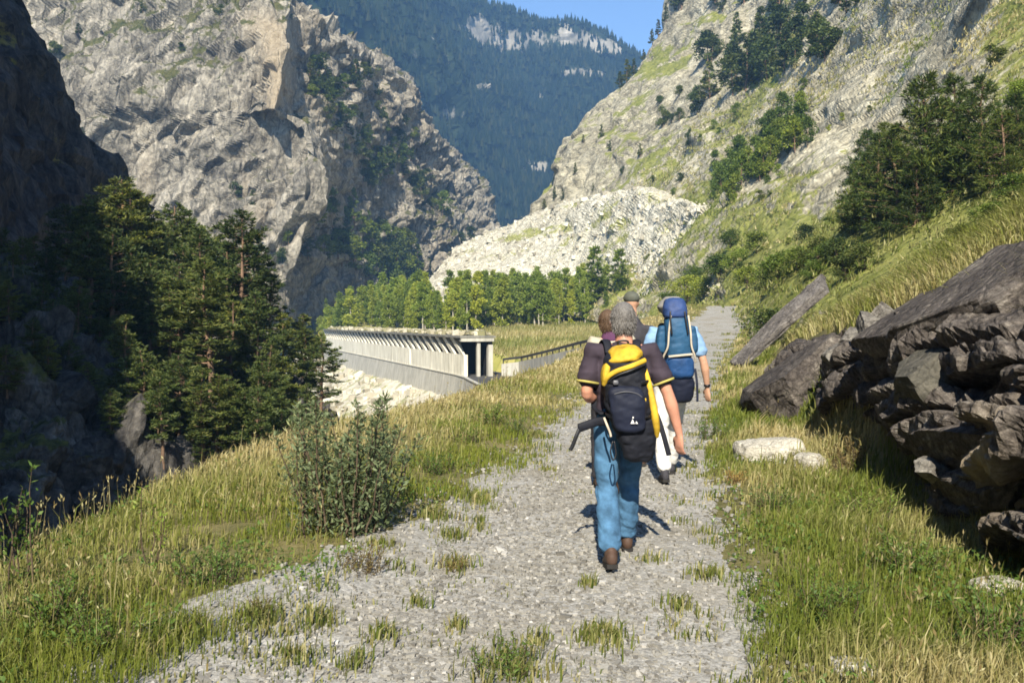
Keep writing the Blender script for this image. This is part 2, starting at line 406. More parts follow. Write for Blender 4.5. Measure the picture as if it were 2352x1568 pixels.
tag(link('cliff', grid_mesh('cliff', CLIFF, False, {'veg': veg, 'warm': warm}), M['cliff']), kind='structure')

# wooded spur behind it, its ridge falling to the notch of the valley
OUT = [(560, -120), (663, -4), (745, 62), (882, 146), (956, 215), (962, 256), (1003, 322), (1042, 350), (1069, 389), (1105, 428), (1133, 482), (1140, 525), (1128, 580), (1105, 740)]
us = np.interp(np.linspace(0, 1, 260), np.linspace(0, 1, len(OUT)), [o[0] for o in OUT]); vs = np.interp(np.linspace(0, 1, 260), np.linspace(0, 1, len(OUT)), [o[1] for o in OUT])
nrow = 210; Gs = np.zeros((nrow, 260, 3))
tr = np.linspace(-.18, 1, nrow)
for i, t in enumerate(tr):
    k = np.clip(t, 0, 1)
    # every column runs from the ridge down-left to the foot
    u0 = us + (np.interp(np.linspace(0, 1, 260), [0, .5, 1], [560, 700, 1010]) - us) * k
    v0 = vs + (np.interp(np.linspace(0, 1, 260), [0, .5, 1], [760, 790, 800]) - vs) * k
    d0 = np.interp(us, [560, 700, 800, 1140], [282, 293, 306, 425]) - np.interp(us, [560, 1140], [45, 110]) * k ** .9
    if t < 0: d0 = d0 - t * 500; v0 = v0 - t * 60; u0 = u0 + t * 40
    Gs[i] = np.stack([(u0 - 1176) / F * d0, d0, EYE - (v0 - HORIZON) / F * d0], -1)
N = face_camera(Gs, grid_normals(Gs)); st2 = Gs @ rot.T
disp = 4.5 * fbm(st2 / (45, 30, 20), 4, 61) + 3.2 * facet(st2 / (20, 16, 9), 62, 1.1, .9) + 1.7 * facet(st2 / (8, 7, 4), 63, 1.1, .9) + .8 * facet(Gs / 3.5, 64)
SPUR = Gs + N * disp[..., None]
uu, vv = project(SPUR); Nc = face_camera(SPUR, grid_normals(SPUR))
veg = .12 + .7 * fbm(SPUR / 24, 4, 65) + .7 * (Nc[..., 2] - .35)
tag(link('wooded_spur', grid_mesh('wooded_spur', SPUR, False, {'veg': veg, 'warm': np.clip(.8 * fbm(SPUR / 18, 3, 66), 0, .6)}), M['cliff']), kind='structure')

# ================================================================== left mountain flank, its shade deepened by the dark rock colour
FOOT = [(-90, -13), (-40, -13.5), (-15, -14.5), (0, -18), (20, -25), (45, -34), (82, -41.5), (100, -42.5), (112, -42), (120, -45), (128, -55)]
CREST = [(-90, 18), (-40, 27), (-15, 32), (5, 35), (30, 44), (60, 58), (78, 54), (86, 40), (100, 24), (110, 17), (117, 6), (124, -12), (130, -25)]  # near part, out of view, is shaped to throw shade on the knoll
yv = np.linspace(-90, 130, 250); rowsG = []
for k in np.linspace(0, 1, 120):
    if k < .75:
        q = k / .75; z = -34 + (lerp(CREST, yv) + 34) * q; x = lerp(FOOT, yv) - np.clip(z, -34, 200) * np.interp(yv, [0, 70], [.11, .24]) + 2
        x = x
    else:
        q = (k - .75) / .25; z = lerp(CREST, yv) + q * 6; x = lerp(FOOT, yv) - lerp(CREST, yv) * np.interp(yv, [0, 70], [.11, .24]) + 2 - q * 80
    rowsG.append(np.stack([x, yv, z], -1))
Gf = np.array(rowsG); N = grid_normals(Gf); N *= np.sign(N[20, :, 0].mean())
Gf = Gf + N * (2.6 * fbm(Gf / 22, 4, 71) + 1.5 * facet(Gf / (9, 9, 5), 72) + 1.0 * facet(Gf / 3.6, 73, 1.1, 1.0, 40) + .5 * fbm(Gf / 1.3, 3, 74))[..., None]
veg = .1 + .7 * fbm(Gf / 9, 4, 75)
FLANK = Gf
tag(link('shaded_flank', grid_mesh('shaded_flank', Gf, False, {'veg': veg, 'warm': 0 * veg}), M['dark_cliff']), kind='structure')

# ================================================================== rocky knoll with the pines, across the ravine
rows = [
 [(-260, 800, 78), (0, 800, 76), (150, 840, 75), (300, 900, 74), (450, 980, 72), (600, 1050, 70), (740, 1130, 66), (840, 1250, 62)],
 [(-260, 520, 60), (0, 600, 58), (150, 650, 57), (300, 720, 56), (450, 790, 55), (600, 860, 54), (740, 950, 52), (820, 1080, 50)],
 [(-260, 690, 44), (0, 730, 42), (150, 760, 42), (300, 830, 42), (450, 890, 43), (600, 940, 44), (720, 1000, 44), (790, 1120, 44)],
 [(-260, 800, 34), (0, 830, 31), (150, 860, 32), (280, 930, 33), (430, 980, 34), (580, 1010, 36), (690, 1060, 37), (750, 1180, 38)],
 [(-260, 1000, 27), (0, 1000, 25.5), (150, 1020, 27), (280, 1060, 28.5), (430, 1080, 30), (570, 1080, 32), (660, 1130, 34), (720, 1280, 34)],
 [(-260, 1300, 23), (0, 1260, 22), (150, 1280, 24), (280, 1280, 26), (420, 1270, 28), (560, 1250, 30), (650, 1300, 31), (710, 1400, 31)],
 [(-260, 1900, 19), (0, 1900, 20), (150, 1900, 22), (280, 1800, 25), (420, 1700, 27), (560, 1600, 29), (640, 1600, 30), (700, 1700, 30)],
]
G = loft(rows, 200, 220); N = face_camera(G, grid_normals(G))
kd = 1.0 * fbm(G / 7, 4, 81) + 1.1 * facet(G / (3.4, 3.4, 4.2), 82, 1.1, .9, 40) + .6 * facet(G / (1.3, 1.3, 1.7), 83, 1.1, 1.0, 40) + .22 * facet(G / .7, 84)
KNOLL = G + N * kd[..., None]
Nk = face_camera(KNOLL, grid_normals(KNOLL))
veg = .16 + .6 * fbm(KNOLL / 3.5, 4, 85) + .5 * (Nk[..., 2] - .35)
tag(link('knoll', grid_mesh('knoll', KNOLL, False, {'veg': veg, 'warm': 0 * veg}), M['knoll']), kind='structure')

# ================================================================== valley bench: road shelf, meadow, talus below the road
ROAD = np.array([(-75, 300, -4.4), (-58, 250, -4.3), (-42, 205, -4.2), (-23.5, 150, -4.15), (-5.0, 95, -4.1), (-3.2, 84, -4.1), (-.8, 74, -4.1), (2, 64, -4.1), (6, 54, -4.0), (12, 42, -4)])
def road_field(x, y):
    best = np.full(np.shape(x), 1e9); sd = np.zeros(np.shape(x)); rz = np.zeros(np.shape(x))
    for a, b in zip(ROAD[:-1], ROAD[1:]):
        ex, ey = b[0] - a[0], b[1] - a[1]; L2 = ex * ex + ey * ey
        t = np.clip(((x - a[0]) * ex + (y - a[1]) * ey) / L2, 0, 1)
        qx, qy = x - a[0] - t * ex, y - a[1] - t * ey; d = np.hypot(qx, qy); m = d < best
        side = np.sign(ex * qy - ey * qx)                   # + is the hill side
        best = np.where(m, d, best); sd = np.where(m, side, sd); rz = np.where(m, a[2] + t * (b[2] - a[2]), rz)
    return best, sd, rz
X, Y = np.meshgrid(np.linspace(-95, 75, 220), np.linspace(46, 320, 220))
dist, side, rz = road_field(X, Y); P = np.stack([X, Y, 0 * X], -1)
top = np.interp(Y, [46, 64, 74, 84, 97, 110, 130, 160, 200, 300], [1.4, .5, -.5, -1.5, -2.6, -2.1, -1.4, -.3, .4, 2])
hill = np.where(dist < 7.1, rz, top + .03 * np.clip(dist - 6.5, 0, 60) + .06 * np.clip(dist - 45, 0, 300) + .3 * fbm(P / 9, 3, 91))
gorge = rz - 2.4 - .62 * np.clip(dist - .6, 0, 80) - .25 * np.clip(dist - 14, 0, 80) + np.clip(dist, 0, 1) * (1.0 * fbm(P / 6, 4, 92))
Z = np.where(side * dist > 1.7, hill, np.where(side > 0, rz - 2.6, np.maximum(gorge, -33)))
BENCH = np.stack([X, Y, Z], -1)
def bench_mat():
    b = NB('bench_meadow'); co = b.coord()
    n1 = b.noise(co, .12, 6, .65); n2 = b.noise(co, 1.2, 6, .7)
    c = b.ramp(n1, [(.35, (.16, .18, .04)), (.5, (.32, .29, .09)), (.65, (.46, .38, .15))])
    c = b.mix(b.ramp(n2, [(.4, 0.), (.65, .5)]), c, (.17, .19, .05))
    tal = b.ramp(n2, [(.3, (.34, .31, .24)), (.55, (.55, .51, .41)), (.75, (.70, .66, .55))])
    tal = b.mix(b.ramp(b.noise(co, .35, 5, .6), [(.50, 0.), (.60, .8)]), tal, (.24, .25, .09))
    c = b.mix(b.attr('talus'), c, tal)
    return b.finish(b.bsdf(c, .95, b.bump(n2, .8, .3), .1))
M['bench'] = bench_mat()
tag(link('valley_bench', grid_mesh('valley_bench', BENCH, False, {'talus': (side < 0).astype(float)}), M['bench']), kind='structure')

# ================================================================== far mountain
rows = []
RID = [(560, -330, 700), (700, -220, 760), (900, -80, 900), (1034, 2, 1040), (1073, 9, 1080), (1132, 17, 1120), (1198, 36, 1150), (1253, 60, 1170), (1316, 60, 1180), (1374, 79, 1190), (1425, 103, 1200), (1480, 132, 1210), (1560, 150, 1230), (1700, 190, 1250)]
FT = [(820, 700, 620), (900, 690, 680), (980, 680, 740), (1040, 670, 790), (1070, 665, 800), (1110, 660, 810), (1150, 650, 820), (1200, 645, 830), (1260, 640, 840), (1330, 640, 850), (1400, 640, 860), (1480, 640, 870), (1580, 640, 880), (1720, 640, 890)]
R = np.array([W(p[0], p[1] + 16, p[2]) for p in RID]); Fo = np.array([W(*p) for p in FT])
back = R + np.array((60, 260, -140)); A = []
for k in np.linspace(0, 1, 9): A.append(Fo + (R - Fo) * np.array((k, k, k ** 1.05)))
A = [*A, back]; A = np.array(A)
A = catmull(A, 190); A = np.swapaxes(catmull(np.swapaxes(A, 0, 1), 260), 0, 1)
N = face_camera(A, grid_normals(A))
rib = fbm(np.stack([A[..., 0] / 110 + A[..., 2] / 300, A[..., 1] / 160, A[..., 2] / 420], -1), 4, 101)
fade = np.ones(A.shape[:2]); fade[:] = np.clip(np.abs(np.linspace(0, 1, 190) - .889) / .22, .02, 1)[:, None]
MTN = A + N * ((42 * rib + 16 * facet(A / (60, 60, 42), 102) + 6 * facet(A / 22, 103)) * fade)[..., None]
uu, vv = project(MTN)
cl = .55 * fbm(MTN / (90, 90, 30), 4, 104)
def blob(u0, v0, su, sv): return np.exp(-(((uu - u0) / su) ** 2 + ((vv - v0) / sv) ** 2))
cl = cl - .32 + 1.05 * blob(1100, 62, 55, 36) + .6 * blob(1190, 95, 60, 32) + .95 * blob(1315, 88, 60, 26) + .8 * blob(1395, 110, 45, 22) + .8 * blob(1335, 168, 55, 12) + .35 * blob(1110, 195, 60, 14) + .9 * blob(1225, 383, 32, 16) + .3 * blob(1250, 230, 30, 40) + .45 * blob(1040, 270, 30, 22)
M['mountain'] = (lambda b: b.finish(b.bsdf(b.mix(b.ramp(b.math('ADD', b.attr('rock'), b.math('MULTIPLY', b.math('SUBTRACT', b.noise(b.mapping(b.coord(), (1, 1, .45)), .06, 6, .75), .5), 2.6)), [(.12, 0.), (.34, 1.)]),
        b.ramp(b.noise(b.coord(), .03, 6, .7), [(.35, (.010, .020, .011)), (.65, (.028, .040, .018))]),
        b.ramp(b.noise(b.mapping(b.coord(), (1, 1, .5)), .05, 6, .7), [(.35, (.16, .15, .12)), (.65, (.42, .38, .31))])), .95, None, .05)))(NB('far_forest_and_crags'))
tag(link('far_mountain', grid_mesh('far_mountain', MTN, False, {'rock': cl}), M['mountain']), kind='structure')

# far-off wood on it: one mass of small firs
b = NB('far_fir'); r = b.island()
M['far_fir'] = b.finish(b.bsdf(b.ramp(r, [(0., (.006, .013, .008)), (.6, (.013, .023, .011)), (1., (.034, .040, .016))]), .9, None, .05))
pts = MTN.reshape(-1, 3); ok = np.where((cl.ravel() < .6) & (vv.ravel() > -60) & (uu.ravel() > 640) & (uu.ravel() < 1560) & (vv.ravel() < 600))[0]
idx = RNG.choice(ok, 21000); base = pts[idx] + RNG.normal(0, 1, (21000, 3)) * (2.2, 2.2, .6)
keep = RNG.random(21000) < np.clip(1.1 - 2.0 * np.clip(cl.ravel()[idx], 0, 1) * 2, .25, 1); base = base[keep]; n = len(base)
hh = RNG.uniform(5, 12, n); rr = hh * RNG.uniform(.16, .26, n); ang = RNG.random(n) * 6.28
Vt = np.zeros((n, 6, 3))
for k in range(5):
    a = ang + k * 2 * PI / 5; Vt[:, k] = base + np.stack([np.cos(a) * rr, np.sin(a) * rr, hh * RNG.uniform(-.05, .15, n)], -1)
Vt[:, 5] = base + np.stack([RNG.normal(0, .3, n), RNG.normal(0, .3, n), hh], -1)
o = np.arange(n)[:, None] * 6
Ft = np.concatenate([np.concatenate([o + k, o + (k + 1) % 5, o + 5], 1) for k in range(5)])
tag(link('far_wood', np_mesh('far_wood', Vt.reshape(-1, 3), Ft), M['far_fir']), 'dark blue-green fir wood covering the far mountain', 'wood', kind='stuff')

# haze in the valley air
def haze_box():
    x0, x1, y0, y1, z0, z1 = -1300, 1500, -120, 1800, -36, 520
    V = [(x, y, z) for z in (z0, z1) for y in (y0, y1) for x in (x0, x1)]
    Fq = np.array([[0, 2, 3, 1], [4, 5, 7, 6], [0, 1, 5, 4], [2, 6, 7, 3], [0, 4, 6, 2], [1, 3, 7, 5]])
    b = NB('valley_haze')
    v = b.n('ShaderNodeVolumePrincipled', {'Color': (.28, .56, 1.0), 'Density': .00033, 'Anisotropy': 0.0})
    b.t.links.new(v.outputs[0], b.out.inputs['Volume'])
    tag(link('haze', np_mesh('haze', V, Fq), b.mat), 'thin blue haze in the valley air', 'haze', kind='stuff')
haze_box()
# ================================================================== plants
def leaf_mat(name, stops, trans=.25, rough=.55, dry=None):
    b = NB(name); r = b.island(); o = b.objrand()
    c = b.ramp(r, stops)
    c = b.mix(1.0, c, b.ramp(o, [(0., (.55, .62, .55)), (.4, (.85, .92, .8)), (.75, (1.1, 1.05, .85)), (1., (1.45, 1.3, .85))]), 'MULTIPLY')
    if dry is not None:
        c = b.mix(b.attr('dry'), c, b.ramp(r, dry))
    p = b.bsdf(c, rough, None, .25)
    if trans:
        t = b.n('ShaderNodeBsdfTranslucent', {'Color': c}); m = b.n('ShaderNodeMixShader', {0: trans, 1: p.outputs[0], 2: t.outputs[0]})
        return b.finish(m)
    return b.finish(p)
M['pine'] = leaf_mat('pine_needles', [(0., (.036, .06, .019)), (.5, (.09, .122, .035)), (.85, (.165, .185, .052)), (1., (.22, .225, .08))], .22)
M['near_pine'] = leaf_mat('young_pine_needles', [(0., (.035, .062, .014)), (.5, (.075, .11, .024)), (1., (.15, .17, .04))], .2)
M['birch'] = leaf_mat('light_green_leaves', [(0., (.18, .24, .035)), (.5, (.28, .34, .06)), (1., (.40, .44, .10))], .45)
M['dark_leaf'] = leaf_mat('dark_green_leaves', [(0., (.042, .064, .018)), (.6, (.085, .115, .03)), (1., (.14, .16, .045))], .25)
M['mid_leaf'] = leaf_mat('mid_green_leaves', [(0., (.075, .12, .018)), (.6, (.14, .19, .032)), (1., (.22, .26, .055))], .3)
M['willow'] = leaf_mat('willow_leaves', [(0., (.10, .125, .06)), (.5, (.19, .22, .11)), (1., (.34, .37, .21))], .3)
M['herb'] = leaf_mat('herb_leaves', [(0., (.06, .11, .022)), (.6, (.11, .17, .035)), (1., (.17, .22, .06))], .25)
M['rusty'] = leaf_mat('rusty_herb', [(0., (.13, .09, .035)), (.6, (.24, .15, .06)), (1., (.32, .24, .10))], .2)
M['grass'] = leaf_mat('grass_blades', [(0., (.085, .115, .018)), (.5, (.15, .18, .032)), (1., (.22, .24, .055))], .3, .5,
                      dry=[(0., (.27, .215, .08)), (.5, (.42, .35, .16)), (1., (.58, .51, .28))])
M['stalk'] = leaf_mat('dry_stalks', [(0., (.20, .13, .06)), (.5, (.36, .27, .13)), (1., (.52, .44, .26))], .2)
def bark(name, c0, c1, scale=6):
    b = NB(name); n = b.noise(b.mapping(b.coord(), (1, 1, .25)), scale, 5, .7)
    return b.finish(b.bsdf(b.ramp(n, [(.35, c0), (.65, c1)]), .9, b.bump(n, .8, .05), .1))
M['bark'] = bark('pine_bark', (.10, .065, .045), (.26, .17, .11))
M['orange_bark'] = bark('orange_pine_bark', (.22, .13, .07), (.42, .27, .15))
M['pale_bark'] = bark('pale_bark', (.28, .25, .20), (.52, .48, .40))
M['twig'] = bark('brown_twig', (.07, .05, .035), (.16, .12, .08), 20)

class MB:
    """collects vertices and faces of one mesh"""
    def __init__(s): s.V = []; s.F = {3: [], 4: []}; s.n = 0; s.A = []
    def add(s, V, Fq, a=0.0):
        V = np.asarray(V, float).reshape(-1, 3); Fq = np.asarray(Fq, int)
        s.V.append(V); s.F[Fq.shape[1]].append(Fq + s.n); s.n += len(V); s.A.append(np.full(len(V), a) if np.isscalar(a) else np.asarray(a))
    def tube(s, pts, rad, k=6, cap=True):
        pts = np.asarray(pts, float); n = len(pts); rad = np.broadcast_to(np.asarray(rad, float), (n,))
        t = np.gradient(pts, axis=0); t /= np.linalg.norm(t, axis=1, keepdims=True) + 1e-9
        ref = np.array((1., 0, 0)) if abs(t[0, 0]) < .8 else np.array((0, 1., 0))
        a = np.cross(t, ref); a /= np.linalg.norm(a, axis=1, keepdims=True) + 1e-9; b = np.cross(t, a)
        ang = np.arange(k) * 2 * PI / k
        V = pts[:, None] + rad[:, None, None] * (np.cos(ang)[None, :, None] * a[:, None] + np.sin(ang)[None, :, None] * b[:, None])
        i = np.arange(n - 1)[:, None] * k; j = np.arange(k)[None]
        Fq = np.stack([i + j, i + (j + 1) % k, i + k + (j + 1) % k, i + k + j], -1).reshape(-1, 4)
        s.add(V, Fq)
        if cap:
            c = np.concatenate([V[-1], pts[-1:]]); s.add(c, np.array([[q, (q + 1) % k, k] for q in range(k)]))
    def leaves(s, C, D, L, Wd, rng, a=0.0, up=None):
        """kite-shaped leaves from C along D"""
        C = np.asarray(C, float); D = np.asarray(D, float); n = len(C)
        D = D / (np.linalg.norm(D, axis=1, keepdims=True) + 1e-9)
        R = rng.normal(0, 1, (n, 3)) if up is None else np.broadcast_to(np.asarray(up, float), (n, 3)) + rng.normal(0, .35, (n, 3))
        S = np.cross(D, R); S /= np.linalg.norm(S, axis=1, keepdims=True) + 1e-9
        L = np.broadcast_to(L, (n,))[:, None]; Wd = np.broadcast_to(Wd, (n,))[:, None]
        V = np.stack([C, C + D * L * .45 + S * Wd * .5, C + D * L, C + D * L * .45 - S * Wd * .5], 1)
        s.add(V, np.arange(n * 4).reshape(n, 4), np.repeat(np.broadcast_to(a, (n,)), 4))
    def mesh(s, name, smooth=False, attr=None):
        Fs = [np.concatenate(f) for f in s.F.values() if f]
        return np_mesh(name, np.concatenate(s.V), Fs, smooth, {attr: np.concatenate(s.A)} if attr else None)

def rand_dir(rng, n): d = rng.normal(0, 1, (n, 3)); return d / np.linalg.norm(d, axis=1, keepdims=True)

def pine_meshes(seed, Ht=10.0, start=.22, spread=.22, nb=54, tuft=.34, tw=.055, per=7, shape='pine', flat=.5):
    rng = np.random.default_rng(seed); wood = MB(); crown = MB()
    k = 11; zz = np.linspace(0, 1, k); bend = np.cumsum(rng.normal(0, .013, (k, 2)), 0) * Ht * .5
    tp = np.stack([bend[:, 0], bend[:, 1], zz * Ht], -1)
    tp[0, 2] -= .6; wood.tube(tp, (.018 * Ht + .02) * (1 - zz * .9) + .012, 7)
    C = []; D = []
    for i in range(nb):
        h = start + (1 - start) * ((i + rng.random()) / nb) ** .92
        if h > .985: h = .985
        p0 = np.array([np.interp(h, zz, tp[:, 0]), np.interp(h, zz, tp[:, 1]), h * Ht])
        q = (h - start) / (1 - start)
        if shape == 'pine': prof = (.55 + .75 * q) * (1 - q ** 2.2) * 1.15 + .10
        else: prof = (1 - q) * 1.05 + .07
        ln = Ht * spread * prof * rng.uniform(.65, 1.25)
        az = rng.random() * 2 * PI; el = rng.uniform(-.2, .15) + (.35 if shape == 'pine' else .5) * q
        d = np.array([math.cos(az) * math.cos(el), math.sin(az) * math.cos(el), math.sin(el)])
        tt = np.linspace(0, 1, 5)[:, None]; bp = p0 + d * ln * tt + np.array((0, 0, .10 * ln)) * tt ** 2
        wood.tube(bp, np.linspace(.007 * Ht * (1 - q) + .012, .006, 5), 3, False)
        m = max(3, int(ln * 5.5))
        for t in rng.uniform(.22, 1.0, m):
            b0 = p0 + d * ln * t + np.array((0, 0, .10 * ln)) * t * t
            side = np.array([-d[1], d[0], rng.normal(0, .25)]) * rng.choice((-1, 1)); tl = ln * .34 * (1.15 - t) + .12
            nt = max(2, int(tl * 6))
            for w in np.linspace(.25, 1, nt):
                C.append(b0 + (side * .8 + d * .5) * tl * w + rng.normal(0, .05, 3)); D.append(side * .6 + d * .7 + np.array((0, 0, .28)))
    C = np.array(C); D = np.array(D); n = len(C)
    for j in range(per):
        dj = D / np.linalg.norm(D, axis=1, keepdims=True) + rng.normal(0, .75, (n, 3)) * (1, 1, flat); crown.leaves(C, dj, rng.uniform(.6, 1.15, n) * tuft, tw * rng.uniform(.7, 1.3, n), rng)
    return wood.mesh('trunk', True), crown.mesh('crown')

def broad_meshes(seed, Ht=6.0, nclump=16, leaves=1400, lsz=.22, width=.30, start=.15, stems=1):
    rng = np.random.default_rng(seed); wood = MB(); crown = MB()
    ends = []
    for s_ in range(stems):
        a = rng.random() * 6.28; lean = rng.uniform(0, .10 if stems == 1 else .35)
        k = 7; zz = np.linspace(0, 1, k); top = Ht * rng.uniform(.75, 1.0)
        tp = np.stack([np.cos(a) * lean * zz * top + np.cumsum(rng.normal(0, .02, k)) * Ht * .3, np.sin(a) * lean * zz * top + np.cumsum(rng.normal(0, .02, k)) * Ht * .3, zz * top * .92], -1); tp[0] = (0, 0, -.3)
        wood.tube(tp, (.012 * Ht + .015) * (1 - .85 * zz) / math.sqrt(stems) + .006, 6)
        for i in range(max(3, nclump // stems)):
            h = rng.uniform(start, 1.0); p0 = np.array([np.interp(h, zz, tp[:, j]) for j in range(3)])
            prof = math.sin(PI * min(1, .18 + .82 * (h - start) / (1 - start))) ** .7
            az = rng.random() * 6.28; r = Ht * width * prof * rng.uniform(.35, 1.0)
            e = p0 + np.array((math.cos(az) * r, math.sin(az) * r, r * .35)); wood.tube(np.stack([p0, (p0 + e) / 2 + (0, 0, .04 * r), e]), [.006 * Ht * .5 + .006, .008, .004], 3, False); ends.append((e, r))
        ends.append((tp[-1], Ht * width * .5))
    nl = leaves // len(ends)
    for e, r in ends:
        rad = Ht * width * rng.uniform(.28, .52)
        q = rand_dir(rng, nl) * (rng.random((nl, 1)) ** .45) * rad * (1, 1, .8)
        crown.leaves(e + q, q + rng.normal(0, .5, (nl, 3)) * rad + (0, 0, .2 * rad), lsz * rng.uniform(.6, 1.3, nl), lsz * .62 * rng.uniform(.7, 1.2, nl), rng)
    return wood.mesh('trunk', True), crown.mesh('crown')

def plant(name, meshes, loc, scale, rz, mats, label, cat, group=None, tilt=(0, 0), parts=('trunk', 'crown')):
    r = empty(name, loc, rz, scale); r.rotation_euler = (tilt[0], tilt[1], rz)
    for me, m, pn in zip(meshes, mats, parts):
        c = link(pn, me, None, r)
        if not me.materials: me.materials.append(m)
        elif me.materials[0] != m: c.material_slots[0].link = 'OBJECT'; c.material_slots[0].material = m
    tag(r, label, cat, group); return r

# ---- pines on the shaded knoll
PINES = [pine_meshes(200 + i, 10.0, st, sp, nb + 4, .42, .075, 8, 'pine', .28) for i, (st, sp, nb) in enumerate([(.25, .20, 52), (.12, .24, 60), (.42, .20, 40), (.08, .26, 64), (.30, .17, 46)])]
TOPV = [(-80, 560), (0, 545), (100, 510), (180, 440), (240, 402), (300, 400), (350, 455), (430, 425), (470, 500), (540, 485), (590, 560), (640, 640), (700, 725), (760, 800)]
rp = random.Random(5)
def knoll_pine(u, v, vt, proto, label, group=None, mat=None, name='pine_tree'):
    p = pick(KNOLL, u, v, 18, 61); d = p[1]; ht = max(1.5, (project(p)[1] - vt) / F * d)
    s = ht / 10.0; w = s * rp.uniform(1.0, 1.25) if ht < 7 else s * rp.uniform(.9, 1.1)
    return plant(name, PINES[proto], p - np.array((0, 0, .15)), (w, w, s), rp.random() * 6.28, (mat or M['bark'], M['pine']), label, 'pine tree', group, (rp.uniform(-.04, .04), rp.uniform(-.04, .04)))
knoll_pine(287, 700, 408, 2, 'tall pine with bare sunlit orange trunk in front of the left cliff', None, M['orange_bark'])
knoll_pine(548, 800, 482, 1, 'yellowish green pine standing highest beside the lower left cliff foot')
knoll_pine(735, 930, 770, 3, 'small dark pine at the right end of the knoll above the gallery wall')
GK = 'dark pines crowding the rocky knoll left of the path'
LK = 'dark green pine among those crowding the rocky knoll on the left'
for i in range(26):                                   # along the crest
    u = -70 + i * 31 + rp.uniform(-12, 12); vt = np.interp(u, *zip(*TOPV)) + rp.uniform(0, 70)
    vb = np.interp(u, [-80, 0, 300, 600, 760], [590, 610, 725, 865, 960]) + rp.uniform(-10, 25)
    knoll_pine(u, vb, min(vt, vb - 90), rp.choice((0, 1, 3, 4, 0, 2)), 'dark pine in the row along the crest of the knoll on the left', 'pines along the crest of the knoll')
for i in range(24):                                   # below the crest
    u = -40 + i * 33 + rp.uniform(-15, 15); vt = np.interp(u, *zip(*TOPV)) + rp.uniform(90, 200)
    vb = np.interp(u, [-80, 0, 300, 600, 760], [700, 730, 840, 945, 1040]) + rp.uniform(-20, 20)
    knoll_pine(u, vb, min(vt, vb - 70), rp.choice((1, 3, 0, 4, 3)), 'pine halfway up the wooded knoll on the left', 'pines halfway up the knoll')
for i in range(26):                                   # lower slope down to the brink
    u = 265 + i * 17.5 + rp.uniform(-15, 15); vb = np.interp(u, [260, 500, 720], [965, 1030, 1080]) + rp.uniform(-45, 80)
    knoll_pine(u, vb, vb - rp.uniform(110, 230), rp.choice((1, 3, 3, 4)), 'low bushy pine near the brink at the bottom of the left knoll', 'low pines at the bottom of the knoll')
for i in range(9):
    u = 20 + i * 30; vb = rp.uniform(790, 960)
    knoll_pine(u, vb, vb - rp.uniform(40, 90), 3, 'stunted dark pine on the bare rock at the left end of the knoll', 'stunted pines on the bare rock at left')

# ---- trees on the cliffs and far slopes
FIRS = [pine_meshes(300 + i, 10.0, .06, sp, 40, .75, .26, 3, 'fir', .6) for i, sp in enumerate((.17, .21, .25))]
BROADS = [broad_meshes(320 + i, 6.0, 18, 1300, .42, .30) for i in range(4)]
BIRCH = [broad_meshes(340 + i, 10.0, 40, 2600, .36, w_, .08) for i, w_ in enumerate((.10, .13, .11, .16, .09))]
def far_tree(surf, u, v, hpx, kind, label, cat, group, name=None, mats=None, dmin=0, dmax=1e9, wide=1.0):
    p = pick(surf, u, v, dmin, dmax); d = p[1]; ht = hpx / F * d
    if kind == 'fir': ms = rp.choice(FIRS); s = ht / 10; mm = mats or (M['bark'], M['pine'])
    elif kind == 'birch': ms = rp.choice(BIRCH); s = ht / 10; mm = mats or (M['pale_bark'], M['birch'])
    else: ms = rp.choice(BROADS); s = ht / 6; mm = mats or (M['bark'], M['dark_leaf'])
    w = s * wide * rp.uniform(.85, 1.2)
    return plant(name or ('fir_tree' if kind == 'fir' else 'tree'), ms, p - np.array((0, 0, .03 * ht)), (w, w, s), rp.random() * 6.28, mm, label, cat, group)

# clump at the foot of the left cliff
for i in range(60):
    t = rp.random(); u = 680 + 270 * t + rp.uniform(-22, 22); v = np.interp(u, [680, 760, 850, 950], [560, 520, 580, 640]) + rp.uniform(-40, 70)
    far_tree(CLIFF if u < 742 and v > 480 and i % 2 else SPUR, u, v, rp.uniform(45, 95), rp.choice(('fir', 'broad', 'broad')), 'dark tree in the wooded foot below the ridge of the left spur', 'tree', 'trees at the foot of the left spur', mats=(M['bark'], M['mid_leaf'] if i % 3 else M['dark_leaf']), wide=1.2)
# diagonal bands of scrub on the spur
for i in range(120):
    k = rp.choice((0, 0, 1, 2)); t = rp.random()
    u, v = [(715 + 150 * t, 170 + 250 * t), (800 + 150 * t, 170 + 190 * t), (840 + 170 * t, 330 + 150 * t)][k]
    far_tree(SPUR, u + rp.uniform(-28, 28), v + rp.uniform(-25, 25), rp.uniform(24, 56), rp.choice(('fir', 'broad', 'broad')), 'small dark tree rooted on the lit rock of the left spur', 'tree', 'scrub trees on the left spur', mats=(M['bark'], M['dark_leaf'] if i % 3 else M['mid_leaf']), wide=1.25)
for (u, v, h) in ((1085, 555, 42), (1060, 560, 34), (1105, 560, 30), (1130, 545, 30), (1000, 640, 40), (975, 645, 70), (955, 650, 60)):
    far_tree(SPUR, u, v, h, 'broad', 'dark bush at the low end of the left spur near the valley notch', 'bush', 'bushes at the low end of the left spur', 'bush')
for (u, v, h) in ((130, 130, 45), (215, 360, 46), (190, 330, 36), (60, 120, 30), (330, 30, 30), (505, 40, 34), (420, 120, 26), (260, 470, 60), (560, 560, 70), (600, 600, 66), (650, 610, 50), (440, 190, 26), (540, 450, 40), (585, 480, 44), (180, 80, 30), (300, 200, 26)):
    far_tree(CLIFF, u, v, h, rp.choice(('fir', 'broad')), 'lone dark tree clinging to the grey left cliff', 'tree', 'lone trees on the left cliff', wide=1.2)
